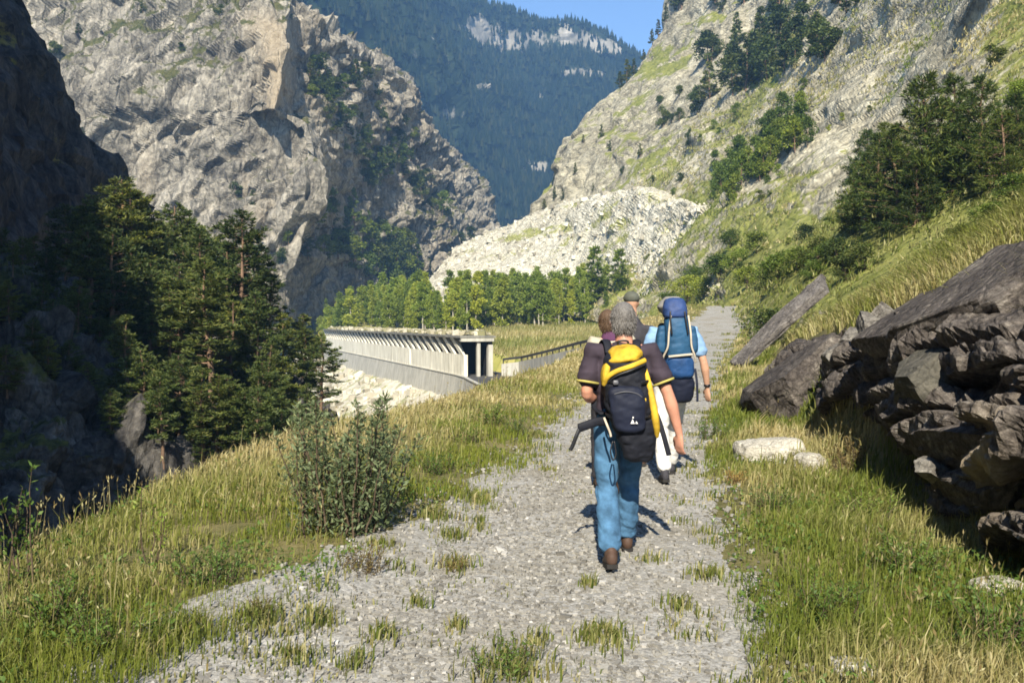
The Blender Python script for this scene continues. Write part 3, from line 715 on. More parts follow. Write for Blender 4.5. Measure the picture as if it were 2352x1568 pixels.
# young wood behind the gallery
def bench_pt(u, d):
    x = (u - 1176) / F * d; i = np.argmin(np.hypot(BENCH[..., 0] - x, BENCH[..., 1] - d)); return BENCH.reshape(-1, 3)[i].copy()
for i in range(240):
    u = rp.uniform(735, 1425); dn = np.interp(u, [735, 900, 1060, 1150, 1420], [225, 185, 150, 168, 178]); d = dn + rp.uniform(0, 45)
    p = bench_pt(u, d); vt = np.interp(u, [735, 820, 900, 1000, 1100, 1300, 1420], [660, 636, 612, 614, 606, 596, 592]) + rp.uniform(-6, 75)
    ht = max(3.0, (project(p)[1] - vt) / F * p[1]); s = ht / 10; w = s * rp.uniform(.8, 1.25)
    plant('birch_tree', BIRCH[i % 5], p, (w, w, s), rp.random() * 6.28, (M['pale_bark'], M['birch']), *(('slender light green tree of the young wood right behind the gallery roof', 'tree', 'young wood behind the gallery roof') if u < 1070 else ('slender light green tree of the young wood above the yellow meadow', 'tree', 'young wood above the yellow meadow')))
for u, d, vt, lb in ((1362, 185, 572, 'pointed green tree rising above the young wood, left of a similar one'), (1425, 182, 578, 'pointed green tree at the right edge of the young wood'), (1240, 196, 612, 'pointed pale green tree midway along the young wood'), (962, 200, 596, 'tall bright green tree behind the left half of the gallery')):
    p = bench_pt(u, d); ht = (project(p)[1] - vt) / F * p[1]
    plant('tree', FIRS[1] if u > 1300 else BIRCH[1], p, (ht / 10 * 1.1,) * 2 + (ht / 10,), .5, (M['pale_bark'], M['mid_leaf'] if u > 1300 else M['birch']), lb, 'tree')

# ---- right slope
def slope_tree(u, v, h, kind, label, group=None, mats=None, name=None, cat='tree', wide=1.1):
    return far_tree(SLOPE, u, v, h, kind, label, cat, group, name, mats, 0, 345, wide)
for i in range(30):
    u = rp.uniform(1625, 1900); v = np.interp(u, [1620, 1760, 1900], [200, 170, 120]) + rp.uniform(-60, 30)
    slope_tree(u, v, rp.uniform(60, 115), rp.choice(('fir', 'broad', 'broad')), 'dark conifer in the high clump on the right slope', 'dark conifers high on the right slope')
for i in range(26):
    u = rp.uniform(1560, 2010); v = rp.uniform(-30, 40)
    slope_tree(u, v, rp.uniform(40, 90), 'fir', 'dark fir at the top edge of the right slope', 'dark firs along the top of the right slope')
slope_tree(1690, 105, 78, 'fir', 'cone-shaped dark fir standing apart left of the high clump')
for (u, v, h) in ((1600, 265, 85), (1525, 290, 60), (1585, 335, 55), (1560, 280, 40)):
    slope_tree(u, v, h, 'broad', 'green bush by itself in the middle of the right slope', 'lone bushes in mid right slope', (M['bark'], M['dark_leaf']), 'bush', 'bush', .8)
for i in range(40):
    t = rp.random(); u = 1640 + 215 * t + rp.uniform(-25, 25); v = 445 - 150 * t + rp.uniform(-35, 35)
    slope_tree(u, v, rp.uniform(50, 95), 'broad', 'fresh green bush in the diagonal thicket on the right slope', 'diagonal thicket on the right slope', (M['bark'], M['mid_leaf']), 'bush', 'bush', .85)
for (u, v, h) in ((1436, 190, 55), (1420, 200, 40), (1455, 175, 40), (1490, 70, 40), (1510, 40, 44), (1480, 95, 34), (1525, 10, 50), (1470, 130, 26)):
    slope_tree(u, v, h, 'fir', 'small dark tree on the skyline ridge of the right slope', 'trees on the skyline ridge at right')
for (u, v, h) in ((1300, 535, 42), (1382, 315, 30), (1400, 350, 26), (1470, 358, 30), (1322, 398, 26), (1275, 455, 28), (1292, 460, 26), (1340, 330, 20), (1250, 480, 24), (1430, 400, 22), (1520, 470, 22), (1360, 440, 20), (1500, 420, 24), (1560, 420, 24)):
    slope_tree(u, v, h, rp.choice(('fir', 'broad')), 'tiny dark tree on the pale lower right slope by the notch', 'tiny trees on the pale right slope')
for i in range(40):
    u = rp.uniform(1480, 2000); v = rp.uniform(180, 640)
    slope_tree(u, v, rp.uniform(16, 40), 'broad', 'low olive shrub scattered over the right slope', 'scattered shrubs on the right slope', (M['twig'], rp.choice((M['mid_leaf'], M['dark_leaf'], M['birch']))), 'shrub', 'shrub', 1.3)
# ---- young pines on the near right bank
NEARP = [pine_meshes(400 + i, 5.0, .03, sp, 74, .30, .040, 9, sh, .8) for i, (sp, sh) in enumerate(((.42, 'fir'), (.40, 'fir'), (.46, 'fir')))]
def surf_pt(u, v, dmin=10):
    """where the sight line through (u, v) meets the bank or the slope"""
    ds = np.linspace(dmin, 70, 1200); P = np.array([W(u, v, d) for d in ds]); k = np.argmax(H(P[:, 0], P[:, 1]) > P[:, 2])
    q = pick(SLOPE, u, v, dmin, 120)
    if H(P[k, 0], P[k, 1]) > P[k, 2] and P[k, 1] < q[1]: return P[k]
    return q
NEAR_LB = ['first', 'second', 'third', 'fourth', 'fifth', 'sixth', 'seventh', 'eighth', 'ninth', 'tenth', 'last']
near_list = [(2010, 500, 190, 1), (2060, 520, 230, 0), (1985, 430, 130, 2), (2130, 470, 300, 1), (2190, 420, 240, 0), (2250, 400, 220, 1), (2100, 520, 160, 2), (2310, 430, 180, 0), (2345, 380, 170, 1), (1975, 520, 120, 1), (2030, 400, 120, 2)]
for i, (u, v, hpx, k) in enumerate(near_list):
    p = surf_pt(u, v); ht = hpx / F * p[1]; s = ht / 5.0
    plant('young_pine', NEARP[k], p - np.array((0, 0, .1)), (s * 1.15, s * 1.15, s), i * 1.3, (M['bark'], M['near_pine']), 'young dark green pine above the right outcrop, %s of the clump from the left' % NEAR_LB[sorted(near_list).index((u, v, hpx, k))], 'pine tree', 'young pines above the right outcrop', (rp.uniform(-.06, .06), rp.uniform(-.06, .06)))
p = surf_pt(2285, 155); s = 60 / F * p[1] / 6
plant('bush', BROADS[2], p, (s * 1.3, s * 1.3, s), .4, (M['bark'], M['dark_leaf']), 'small dark bush alone on the upper right rocks', 'bush')

# shrubs on the bank
SHRUB = [broad_meshes(430 + i, 1.6, 26, 2600, .10, .42, .1, 5) for i in range(3)]
for i, (u, v, hpx, m) in enumerate([(1790, 650, 70, 'mid_leaf'), (1760, 680, 60, 'dark_leaf'), (1830, 620, 60, 'mid_leaf'), (1880, 600, 60, 'dark_leaf'), (1720, 660, 50, 'mid_leaf'), (1945, 640, 60, 'dark_leaf'), (1990, 620, 60, 'dark_leaf'), (1650, 640, 60, 'mid_leaf'), (1620, 680, 50, 'birch'), (1690, 620, 50, 'birch'),
        (1560, 680, 60, 'birch'), (1530, 690, 46, 'mid_leaf'), (1600, 650, 44, 'mid_leaf'), (2330, 470, 70, 'mid_leaf'), (2270, 520, 60, 'mid_leaf'), (2200, 560, 50, 'dark_leaf'), (1770, 800, 90, 'dark_leaf'), (1800, 760, 60, 'dark_leaf'), (2320, 330, 70, 'mid_leaf'), (2350, 250, 70, 'birch'), (1740, 580, 50, 'mid_leaf'), (1680, 570, 40, 'mid_leaf'), (1850, 560, 46, 'dark_leaf'), (1895, 612, 60, 'mid_leaf'), (1870, 640, 44, 'mid_leaf'), (1925, 600, 56, 'dark_leaf')]):
    p = surf_pt(u, v, 12); ht = hpx / F * p[1]; s = ht / 1.6
    plant('shrub', SHRUB[i % 3], p - np.array((0, 0, .04)), (s * 1.5, s * 1.5, s), i * .9, (M['twig'], M[m]), 'leafy shrub on the grassy bank right of the path', 'shrub', 'shrubs on the right bank')

# ---- grass
def on_ground(x, y): return np.stack([x, y, H(x, y)], -1)
def blades(P, h, w, dry, rng, lean=.35, wind=(0.25, -.1), seg=2):
    n = len(P); az = rng.random(n) * 2 * PI; l = np.abs(rng.normal(lean, .2, n))
    dx = np.cos(az) * l + wind[0] * rng.random(n); dy = np.sin(az) * l + wind[1] * rng.random(n)
    faz = rng.random(n) * 2 * PI; S = np.stack([np.cos(faz), np.sin(faz), 0 * faz], -1) * (w[:, None] * .5)
    B = P - np.array((0, 0, .02)); Mi = P + np.stack([dx * h * .3, dy * h * .3, h * .6], -1); T = P + np.stack([dx * h, dy * h, h * np.clip(1.0 - .35 * l, .45, 1)], -1)
    if seg == 2:
        V = np.stack([B - S, B + S, Mi + S * .75, Mi - S * .75, T], 1); o = np.arange(n)[:, None] * 5
        Fs = [np.concatenate([o, o + 1, o + 2, o + 3], 1), np.concatenate([o + 3, o + 2, o + 4], 1)]; k = 5
    else:
        V = np.stack([B - S, B + S, T], 1); o = np.arange(n)[:, None] * 3; Fs = [np.concatenate([o, o + 1, o + 2], 1)]; k = 3
    return V.reshape(-1, 3), Fs, np.repeat(dry, k)
def grass_obj(name, P, h, w, dry, label, rng, **kw):
    V, Fs, d = blades(P, h, w, np.clip(dry, 0, 1), rng, **kw)
    tag(link(name, np_mesh(name, V, Fs, False, {'dry': d}), M['grass']), label, 'grass', kind='stuff')

rng = np.random.default_rng(77)
def sample_y(n, y0, y1, p=1.6):
    """more blades near the camera"""
    t = rng.random(n); a, b = y0 ** (1 - p), y1 ** (1 - p); return (a + (b - a) * t) ** (1 / (1 - p))
# left verge
n = 76000; y = sample_y(n, 2.6, 88, 1.5); x0 = lerp(EDGE, y) - .9; x1 = path_x(y) - path_half(y) * .80 - np.interp(y, [2, 3.5, 5, 7.5, 10], [.8, .65, .45, .08, 0])
x = x0 + (x1 - x0) * rng.random(n); P = on_ground(x, y); toedge = (x - x0) / (x1 - x0)
cl = fbm(np.stack([x * 1.2, y * 1.2, 0 * x], -1), 3, 121); keep = (rng.random(n) < np.clip(1.25 - 1.0 * smoothstep(.62, 1.0, toedge) + .9 * cl, .03, 1)) & (cl > -.42)
P, x, y, toedge, cl = P[keep], x[keep], y[keep], toedge[keep], cl[keep]; n = len(P)
big = fbm(np.stack([x * .45, y * .45, 0 * x + 5], -1), 3, 122)
dry = .60 - .5 * smoothstep(.45, 1.0, toedge) + 1.4 * big + rng.normal(0, .22, n) + .35 * smoothstep(10, 18, y)
h = .55 * (.07 + .20 * rng.random(n) ** 1.5 + .34 * np.clip(cl + .15, 0, 1)) * np.interp(toedge, [0, .5, 1], [1.15, 1.0, .45]) * np.where(rng.random(n) < .06, 1.6, 1)
w = .0036 + .0042 * rng.random(n) + .0015 * np.clip(y - 5, 0, 40)
grass_obj('grass', P, h, w, dry, 'long straw and green grass on the verge left of the gravel path', rng)
# right verge and foot of the outcrop
n = 62000; y = sample_y(n, 2.8, 60, 1.6); x0 = path_x(y) + path_half(y) * .88; x1 = lerp(BANK, y) + .35
x = x0 + (x1 - x0) * rng.random(n); P = on_ground(x, y); te = (x - x0) / (x1 - x0)
cl = fbm(np.stack([x * 1.3, y * 1.3, 0 * x], -1), 3, 131); keep = (rng.random(n) < np.clip(1.2 - .9 * smoothstep(.35, 0., te) + .8 * cl, .05, 1))
P, x, y, te, cl = P[keep], x[keep], y[keep], te[keep], cl[keep]; n = len(P)
big = fbm(np.stack([x * .6, y * .6, 0 * x + 5], -1), 3, 132)
dry = .16 + 1.3 * big + rng.normal(0, .2, n) + .25 * smoothstep(9, 16, y)
h = .55 * (.07 + .18 * rng.random(n) ** 1.5 + .32 * np.clip(cl + .15, 0, 1)) * np.interp(te, [0, .3, 1], [.5, .9, 1.1]) * np.interp(y, [3, 8, 12, 25], [.9, 1.0, 1.7, 1.6]) * np.where(rng.random(n) < .05, 1.7, 1)
w = .0036 + .0042 * rng.random(n) + .0015 * np.clip(y - 5, 0, 40)
grass_obj('grass', P, h, w, dry, 'green grass on the verge between the path and the right outcrop', rng)
# top of the bank
n = 56000; y = sample_y(n, 4.5, 48, 1.25); x = lerp(BANK, y) + .75 + (rng.random(n) ** 1.1) * np.interp(y, [4, 10, 20, 48], [5, 8, 13, 16]); P = on_ground(x, y)
cl = fbm(np.stack([x * .8, y * .8, 0 * x], -1), 3, 141); keep = cl > -.25 + .25 * rng.random(n); P, x, y, cl = P[keep], x[keep], y[keep], cl[keep]; n = len(P)
dry = .40 + 1.0 * fbm(np.stack([x * .3, y * .3, 0 * x + 5], -1), 3, 142) + rng.normal(0, .22, n)
h = (.22 + .25 * rng.random(n) + .2 * np.clip(cl, 0, 1)); w = .007 + .006 * rng.random(n) + .0012 * np.clip(y - 6, 0, 60)
grass_obj('grass', P, h, w, dry, 'tousled long grass hanging over the top of the right outcrop', rng, lean=.6, wind=(-.5, -.25))
# low broad leaves between the blades
lv = MB()
for (x_a, x_b, nn) in ((lambda y: lerp(EDGE, y) - .2, lambda y: path_x(y) - path_half(y) * .95 - .25, 15000), (lambda y: path_x(y) + path_half(y) * .95, lambda y: lerp(BANK, y) + .4, 13000)):
    y = sample_y(nn, 2.8, 22, 1.6); x = x_a(y) + (x_b(y) - x_a(y)) * rng.random(nn); c_ = fbm(np.stack([x * 1.6, y * 1.6, 0 * x + 3], -1), 3, 125); k = c_ > .05
    Pk = on_ground(x[k], y[k]) + np.stack([0 * x[k], 0 * x[k], rng.uniform(.01, .10, k.sum())], -1); a = rng.random(k.sum()) * 6.28
    lv.leaves(Pk, np.stack([np.cos(a), np.sin(a), rng.uniform(.1, 1.2, k.sum())], -1), rng.uniform(.02, .05, k.sum()), rng.uniform(.010, .022, k.sum()), rng)
tag(link('ground_cover', lv.mesh('ground_cover'), M['herb']), 'low broad-leaved plants mixed into the verge grass', 'ground cover', kind='stuff')
# dry flowering stalks standing above the blades
st_ = MB(); sd = []
for (x_a, x_b, nn) in ((lambda y: lerp(EDGE, y) - .3, lambda y: path_x(y) - path_half(y) - .5, 1500), (lambda y: path_x(y) + path_half(y) * 1.2, lambda y: lerp(BANK, y) + .2, 700)):
    y = sample_y(nn, 3.2, 26, 1.4); x = x_a(y) + (x_b(y) - x_a(y)) * rng.random(nn); k = fbm(np.stack([x * .8, y * .8, 0 * x + 8], -1), 3, 127) > -.05; B0 = on_ground(x[k], y[k]); m = len(B0)
    hh_ = rng.uniform(.16, .40, m); lean_ = rng.normal(0, .12, (m, 2)) + (.06, 0); D0 = np.stack([lean_[:, 0], lean_[:, 1], np.ones(m)], -1)
    st_.leaves(B0, D0, hh_ * 1.1, .0022 + .0006 * np.clip(B0[:, 1] - 5, 0, 20), rng); T0 = B0 + D0 / np.linalg.norm(D0, axis=1, keepdims=True) * (hh_ * 1.0)[:, None]
    for q in range(3): st_.leaves(T0 - D0 * .03 * q * rng.random((m, 1)), D0 + rng.normal(0, .35, (m, 3)), rng.uniform(.02, .05, m), rng.uniform(.006, .012, m) + .0006 * np.clip(B0[:, 1] - 5, 0, 20), rng)
tag(link('dry_stalks', st_.mesh('dry_stalks'), M['stalk']), 'brownish dry grass stalks with seed heads over the verges', 'grass', kind='stuff')
# thin sprouts on the gravel itself
seeds = [(1385, 1470, .14, 120), (1170, 1535, .20, 170), (430, 1490, .16, 130), (1045, 1310, .12, 70), (740, 1435, .10, 60), (590, 1450, .14, 90), (1560, 1395, .09, 40), (880, 1465, .10, 45), (1090, 1150, .12, 60), (1000, 1200, .14, 80), (820, 1530, .10, 40), (690, 1520, .12, 50), (1040, 1240, .10, 50), (1240, 1000, .16, 60), (1620, 1330, .10, 50), (960, 1390, .07, 30), (1230, 1480, .06, 30), (340, 1530, .16, 120), (1350, 1345, .05, 30), (1050, 1450, .06, 30)]
PX_, HX_ = [], []
for (u, v, r, k) in seeds:
    d = EYE * F / (v - HORIZON); c = W(u, v, d); q = rng.normal(0, r * .55, (k * 2, 2)) * (1, 1.2); PX_.append(on_ground(c[0] + q[:, 0], d + q[:, 1])); HX_.append(rng.uniform(.03, .10, k * 2) * (1 + 2 * r))
for k_ in range(120):
    yq = float(sample_y(1, 3.0, 60, 1.3)[0]); sg = -1 if k_ % 5 < 3 else 1; xq = float(path_x(yq)) + sg * float(path_half(yq)) * (1.0 - abs(rng.normal(0, .22))) - (.3 if sg < 0 and yq < 7 else 0); m_ = int(rng.integers(15, 60)); rq = rng.uniform(.03, .09) * (1 + yq * .05)
    q = rng.normal(0, rq, (m_, 2)); PX_.append(on_ground(xq + q[:, 0], yq + q[:, 1])); HX_.append(rng.uniform(.02, .075, m_) * (1 + yq * .03))
n = 9000; y = sample_y(n, 3, 22, 1.5); x = path_x(y) + rng.uniform(-1.25, .95, n) * path_half(y); cl = fbm(np.stack([x * 2.2, y * 2.2, 0 * x], -1), 3, 151); k = cl > .36
PX_.append(on_ground(x[k], y[k])); HX_.append(rng.uniform(.015, .045, k.sum()))
P = np.concatenate(PX_); hN = np.concatenate(HX_); n = len(P)
grass_obj('grass', P + (0, 0, .012), hN, (.004 + .004 * rng.random(n)) * (1 + .12 * P[:, 1]), .25 + .3 * rng.normal(0, 1, n), 'sparse short grass tufts growing through the path gravel', rng)
# rough grass tufts over the right slope
Ps = SLOPE.reshape(-1, 3); uu, vv = project(Ps); vg = .30 + .75 * fbm(Ps / (30, 30, 24), 4, 35)
ok = np.where((vg > .12) & (uu < 2600) & (vv > -60) & (vv < 760) & (Ps[:, 1] < 240))[0]
idx = rng.choice(ok, 9000); P = np.repeat(Ps[idx] + rng.normal(0, .5, (9000, 3)) * (1, 1, .15), 5, 0); n = len(P); dd = P[:, 1]
P = P + rng.normal(0, 1, (n, 3)) * (.0022 * dd)[:, None] * (1, 1, .2)
V, Fs, d_ = blades(P, (.15 + .0032 * dd) * rng.uniform(.6, 1.3, n), (.03 + .0016 * dd) * rng.uniform(.6, 1.2, n), np.clip(.40 + 1.0 * fbm(P / 20, 3, 161) + rng.normal(0, .2, n), 0, 1), rng, lean=.5, seg=1)
tag(link('slope_grass', np_mesh('slope_grass', V, Fs, False, {'dry': d_}), M['grass']), 'yellowish grass tufts spread over the pale right mountain slope', 'grass', kind='stuff')
# tall meadow grass between road and young wood
n = 16000; x = rng.uniform(-6, 24, n); y = rng.uniform(98, 185, n); ds_, sd_, rz_ = road_field(x, y); k = (sd_ > 0) & (ds_ > 7.2); x, y = x[k], y[k]
ii = np.clip(((y - 46) / (320 - 46) * 219).round().astype(int), 0, 219); jj = np.clip(((x + 95) / 170 * 219).round().astype(int), 0, 219)
P = np.stack([x, y, BENCH[ii, jj, 2]], -1); n = len(P)
V, Fs, d_ = blades(P, rng.uniform(.4, .9, n), rng.uniform(.10, .22, n), np.clip(.7 + .9 * fbm(P / 14, 3, 171) + rng.normal(0, .2, n), 0, 1), rng, seg=1)
tag(link('meadow_grass', np_mesh('meadow_grass', V, Fs, False, {'dry': d_}), M['grass']), 'pale yellow meadow grass between the road and the young wood', 'grass', kind='stuff')

# ---- the willow bush on the left verge and other single plants
def upright_bush(seed, Ht, nst, spread, leaf_n, lsz, lw):
    r = np.random.default_rng(seed); wood = MB(); lv = MB()
    for i in range(nst):
        az = r.random() * 6.28; top = Ht * r.uniform(.5, 1.0); off = r.uniform(.0, spread); ln = r.uniform(.1, .5) * spread
        k = 7; t = np.linspace(0, 1, k); b0 = np.array((math.cos(az), math.sin(az))) * off * .55
        pts = np.stack([b0[0] + math.cos(az) * ln * t ** 1.3 + np.cumsum(r.normal(0, .012, k)), b0[1] + math.sin(az) * ln * t ** 1.3 + np.cumsum(r.normal(0, .012, k)), t * top - .03], -1)
        wood.tube(pts, np.linspace(.008, .002, k) * (Ht ** .5), 4)
        m = int(leaf_n * top / Ht); tt = r.uniform(.03, 1, m) ** .9; C = np.stack([np.interp(tt, t, pts[:, j]) for j in range(3)], -1)
        tw = r.normal(0, 1, (m, 3)) * (.055 * Ht * (1.15 - tt))[:, None] * (1, 1, .6); a = r.random(m) * 6.28
        lv.leaves(C + tw, np.stack([np.cos(a), np.sin(a), r.uniform(.2, 1.6, m)], -1), lsz * r.uniform(.5, 1.2, m), lw * r.uniform(.6, 1.2, m), r)
    return wood.mesh('stems', True), lv.mesh('leaves')
def gp(u, v):
    d = EYE * F / (v - HORIZON); c = W(u, v, d); return np.array((c[0], d, float(H(np.array([c[0]]), np.array([d]))[0])))
wb = upright_bush(500, 1.0, 36, .48, 190, .05, .015)
d0 = gp(800, 1240); plant('willow_bush', wb, d0, (1.28, 1.1, 1.04), .3, (M['twig'], M['willow']), 'upright grey-green willow bush on the left verge of the path', 'bush', None, parts=('stems', 'leaves'))
wl_ = upright_bush(501, 1.0, 9, .16, 120, .06, .014)
plant('willow_sapling', wl_, gp(700, 1190), (1, 1, 1.05), 1.0, (M['twig'], M['willow']), 'slim tall willow shoots just left of the big willow bush', 'sapling', None, parts=('stems', 'leaves'))
plant('willow_sapling', upright_bush(502, 1.0, 6, .12, 90, .055, .012), gp(880, 1190), (1, 1, 1.15), 2.0, (M['twig'], M['willow']), 'thin tall willow shoots just right of the big willow bush', 'sapling', None, parts=('stems', 'leaves'))
sap = upright_bush(503, .9, 6, .18, 60, .045, .02)
plant('sapling', sap, gp(50, 1400), (1, 1, .95), 0, (M['twig'], M['herb']), 'leafy green sapling at the left edge of the picture', 'sapling', None, parts=('stems', 'leaves'))
plant('sapling', upright_bush(504, .8, 4, .1, 50, .04, .014), gp(345, 1330), (1, 1, .9), 0, (M['twig'], M['herb']), 'lone thin green stem in the straw grass of the left verge', 'sapling', None, parts=('stems', 'leaves'))
HERB = [upright_bush(510 + i, .35, 26, .30, 52, .036, .011) for i in range(4)]
for i, (u, v, s, m, lb) in enumerate([(480, 1370, .75, 'herb', 'dark leafy herb clump in the left verge grass'), (840, 1330, .6, 'rusty', 'rust-brown dry herb clump at the foot of the willow bush'), (1040, 1315, .35, 'rusty', 'small reddish herb on the gravel right of the willow bush'),
        (1130, 985, 1.1, 'herb', 'bushy green weed on the path edge left of the near hiker'), (1190, 1000, .8, 'herb', 'smaller green weed at the gravel edge left of the near hiker'), (1070, 1020, .9, 'herb', 'green weed between the willow bush and the hikers'),
        (1000, 1100, .8, 'herb', 'green weed right beside the willow bush'), (1690, 1120, .45, 'rusty', 'orange-brown dry tuft in front of the pale boulder'), (1985, 1215, .9, 'herb', 'dense green herb under the dark outcrop'), (2080, 1330, .9, 'herb', 'green herb in front of the outcrop hollow'), (1780, 1180, .7, 'herb', 'green herb below the pale boulder'),
        (2290, 1520, .9, 'herb', 'green herb in the bottom right corner grass'), (1900, 1440, .8, 'herb', 'green herb in the lower right verge'), (1640, 1010, 1.0, 'herb', 'dark green herb right behind the near hiker\'s hand'), (1160, 1545, .55, 'herb', 'low green herb in the gravel at the bottom edge'), (120, 1480, .9, 'herb', 'green herb in the bottom left corner grass'), (225, 1530, .7, 'herb', 'low green herb at the bottom left gravel edge'), (590, 1440, .35, 'rusty', 'brownish tuft on the gravel at lower left'), (1960, 1110, 1.0, 'rusty', 'brown dry stalks against the dark outcrop')]):
    plant('weed' if m == 'herb' else 'dry_weed', HERB[i % 4], gp(u, v), (s * 1.1, s * 1.1, s), i * 1.1, (M['twig'], M[m]), lb, 'weed', None, parts=('stems', 'leaves'))
# ================================================================== rocks
def cube_sphere(n):
    V = {}; Fq = []; L = np.linspace(-1, 1, n + 1)
    def vid(p):
        k = tuple(np.round(p, 5)); return V.setdefault(k, len(V))
    for ax in range(3):
        for sg in (-1, 1):
            for i in range(n):
                for j in range(n):
                    q = []
                    for (a, b) in ((i, j), (i + 1, j), (i + 1, j + 1), (i, j + 1)):
                        p = [0, 0, 0]; p[ax] = sg; p[(ax + 1) % 3] = L[a] * sg; p[(ax + 2) % 3] = L[b]; q.append(vid(p))
                    Fq.append(q)
    return np.array(sorted(V, key=V.get)), np.array(Fq)
CS = {n: cube_sphere(n) for n in (10, 16, 22)}
def rock_mesh(name, dims, seed, n=16, boxy=.9, rough=.03, fs=.45, cuts=13):
    """angular rock: block trimmed by random flat breaks, with a little bedding and grain; dims full sizes in metres"""
    V, Fq = CS[n]; V = V.astype(float); r = np.random.default_rng(1000 + seed)
    S = V / np.linalg.norm(V, axis=1, keepdims=True); V = V * boxy + S * (1 - boxy)
    for c in range(cuts):
        nn = r.normal(0, 1, 3); nn /= np.linalg.norm(nn); d = np.abs(nn).sum() * r.uniform(.62, .92)
        V = V - np.clip(V @ nn - d, 0, None)[:, None] * nn
    V = V * np.array(dims) / 2; m = min(dims); off = seed * 13.7
    bed = fbm(np.stack([V[:, 0] * .4, V[:, 1] * .4, V[:, 2] * 5], -1) / m + off, 2, seed + 3)
    dsp = m * (rough * 1.4 * bed + rough * facet(V / (m * fs) + off, seed + 5, 1, .9, 50) + rough * .8 * fbm(V / (m * .16) + off, 3, seed + 9))
    V = V + S * dsp[:, None]; z = V[:, 2] / dims[2]
    return np_mesh(name, V, Fq, False, {'veg': np.clip(z - .15, 0, .3) * .6, 'warm': np.full(len(V), 1.0 if name == 'rust_stained_rock' else 0.0)})

M['knoll_pale'] = rock_mat('lichened_grey_rock', [(.07, .065, .06), (.17, .155, .135), (.28, .26, .225), (.42, .39, .34)], 1.6, (1, 1, 1.4), (0, .3, 0), .05)
# the dark outcrop beside the path: one broken face under tilted slabs
oc = empty('rock_outcrop', (3.6, 9, 0)); tag(oc, 'dark purple-grey rock outcrop of tilted overhanging slabs right of the path', 'rock outcrop')
def child(name, me, mat, parent, loc=(0, 0, 0), rot=(0, 0, 0)):
    o = link(name, me, mat); o.parent = parent; o.matrix_parent_inverse = Matrix.Translation(parent.location).inverted(); o.location = loc; o.rotation_euler = rot; return o
PROF = [(.25, -.6), (.10, 0.), (.16, .25), (.18, .5), (.04, .70), (.04, .92), (.22, 1.08), (.18, 1.28), (.42, 1.48), (.85, 1.62), (1.5, 1.75), (2.4, 1.8)]
yv = graded(3.2, 25, 260, 5, 3); pr = catmull(np.array(PROF), 150); sc = np.interp(yv, [3, 7, 12, 18, 25], [1.08, 1.05, .85, .6, .25])
Gx = lerp(BANK, yv)[None] + .12 + pr[:, 0][:, None] * np.interp(yv, [3, 25], [1, 1.2])[None]; Gz = pr[:, 1][:, None] * sc[None]
Go = np.stack([Gx, np.repeat(yv[None], 150, 0), Gz], -1); N = face_camera(Go, grid_normals(Go))
LQ = Gz + .17 * (Go[..., 1] - 6) + .35 * (Go[..., 0] - 3.5) + .10 * fbm(Go / .8, 3, 186)
lay = np.floor(LQ / .27); fr = LQ / .27 - lay; jut = .65 * hash3(lay, lay * 0, lay * 0, 7) + .35 * (.5 + .9 * vnoise(np.stack([lay * 3.1, Go[..., 1] * .9, lay * 0], -1), 8))
tl = Go @ np.array(Euler((0, math.radians(35), 0)).to_matrix()).T
Go = Go + N * (.26 * fbm(Go / 1.6, 3, 181) + .52 * (jut - .45) - .20 * smoothstep(.82, 1.0, fr) - .12 * smoothstep(.14, 0, fr) + .13 * facet(Go / (.8, .8, .6), 182, 1.1, 1.0, 50) + .06 * facet(Go / (.3, .35, .22), 183, 1.1, 1.0, 50) + .035 * fbm(Go / .07, 3, 184))[..., None]
vg_ = .05 + .5 * fbm(Go / .9, 3, 185) + .6 * smoothstep(1.7, 2.1, Go[..., 2]) - .4 * smoothstep(1.2, .6, Go[..., 2])
rust = np.exp(-(((Go[..., 1] - 6.1) / .35) ** 2 + ((Go[..., 2] - .62) / .3) ** 2)) * 1.2
child('rock_face', grid_mesh('rock_face', Go, False, {'veg': vg_, 'warm': rust}), M['outcrop'], oc)
T = math.radians
M['rust'] = rock_mat('rust_stained_rock', [(.05, .03, .02), (.12, .06, .03), (.22, .10, .04), (.32, .17, .08)], 4.0, (1, 1, 1.2), (0, .4, 0), .03)
M['outcrop_pale'] = rock_mat('pale_olive_rock_face', [(.04, .037, .032), (.085, .08, .065), (.13, .12, .098), (.19, .18, .145)], 2.0, (1, 1, 1.2), (0, .4, 0), .03, contrast=.4)
slabs = [  # u, v, depth, (along dip, into picture, thickness), dip, turn, material, seed
    (2285, 665, 7.75, (1.5, 1.5, .40), -33, 4, 'outcrop', 1), (2150, 880, 7.6, (.55, .6, .5), -33, 10, 'outcrop_pale', 2), (2325, 950, 6.95, (1.15, 1.4, .30), -27, 4, 'outcrop', 4), (2325, 1085, 6.7, (.8, 1.2, .26), -22, 2, 'outcrop', 5),
    (1838, 868, 14.4, (1.75, 1.7, .62), -38, 4, 'outcrop', 10), (2095, 745, 9.0, (.95, 1.2, .34), -32, 0, 'outcrop', 6), (2340, 770, 7.3, (.7, .9, .26), -30, 0, 'outcrop', 12),
    (1985, 835, 11.1, (.7, 1.2, .28), -34, 0, 'outcrop', 13), (2040, 960, 9.7, (.3, .8, .5), -10, 10, 'outcrop', 9)]
for (u, v, d, dm, dip, turn, mt, sd) in slabs:
    child('rock_slab', rock_mesh('rock_slab', dm, sd, 16, .95, .03, .45, 11), M[mt], oc, W(u, v, d), (T(-7), T(dip), T(turn)))
child('rust_stained_rock', rock_mesh('rust_stained_rock', (.20, .22, .22), 60, 16), M['rust'], oc, W(2245, 1110, 6.75), (0, T(-20), .3))
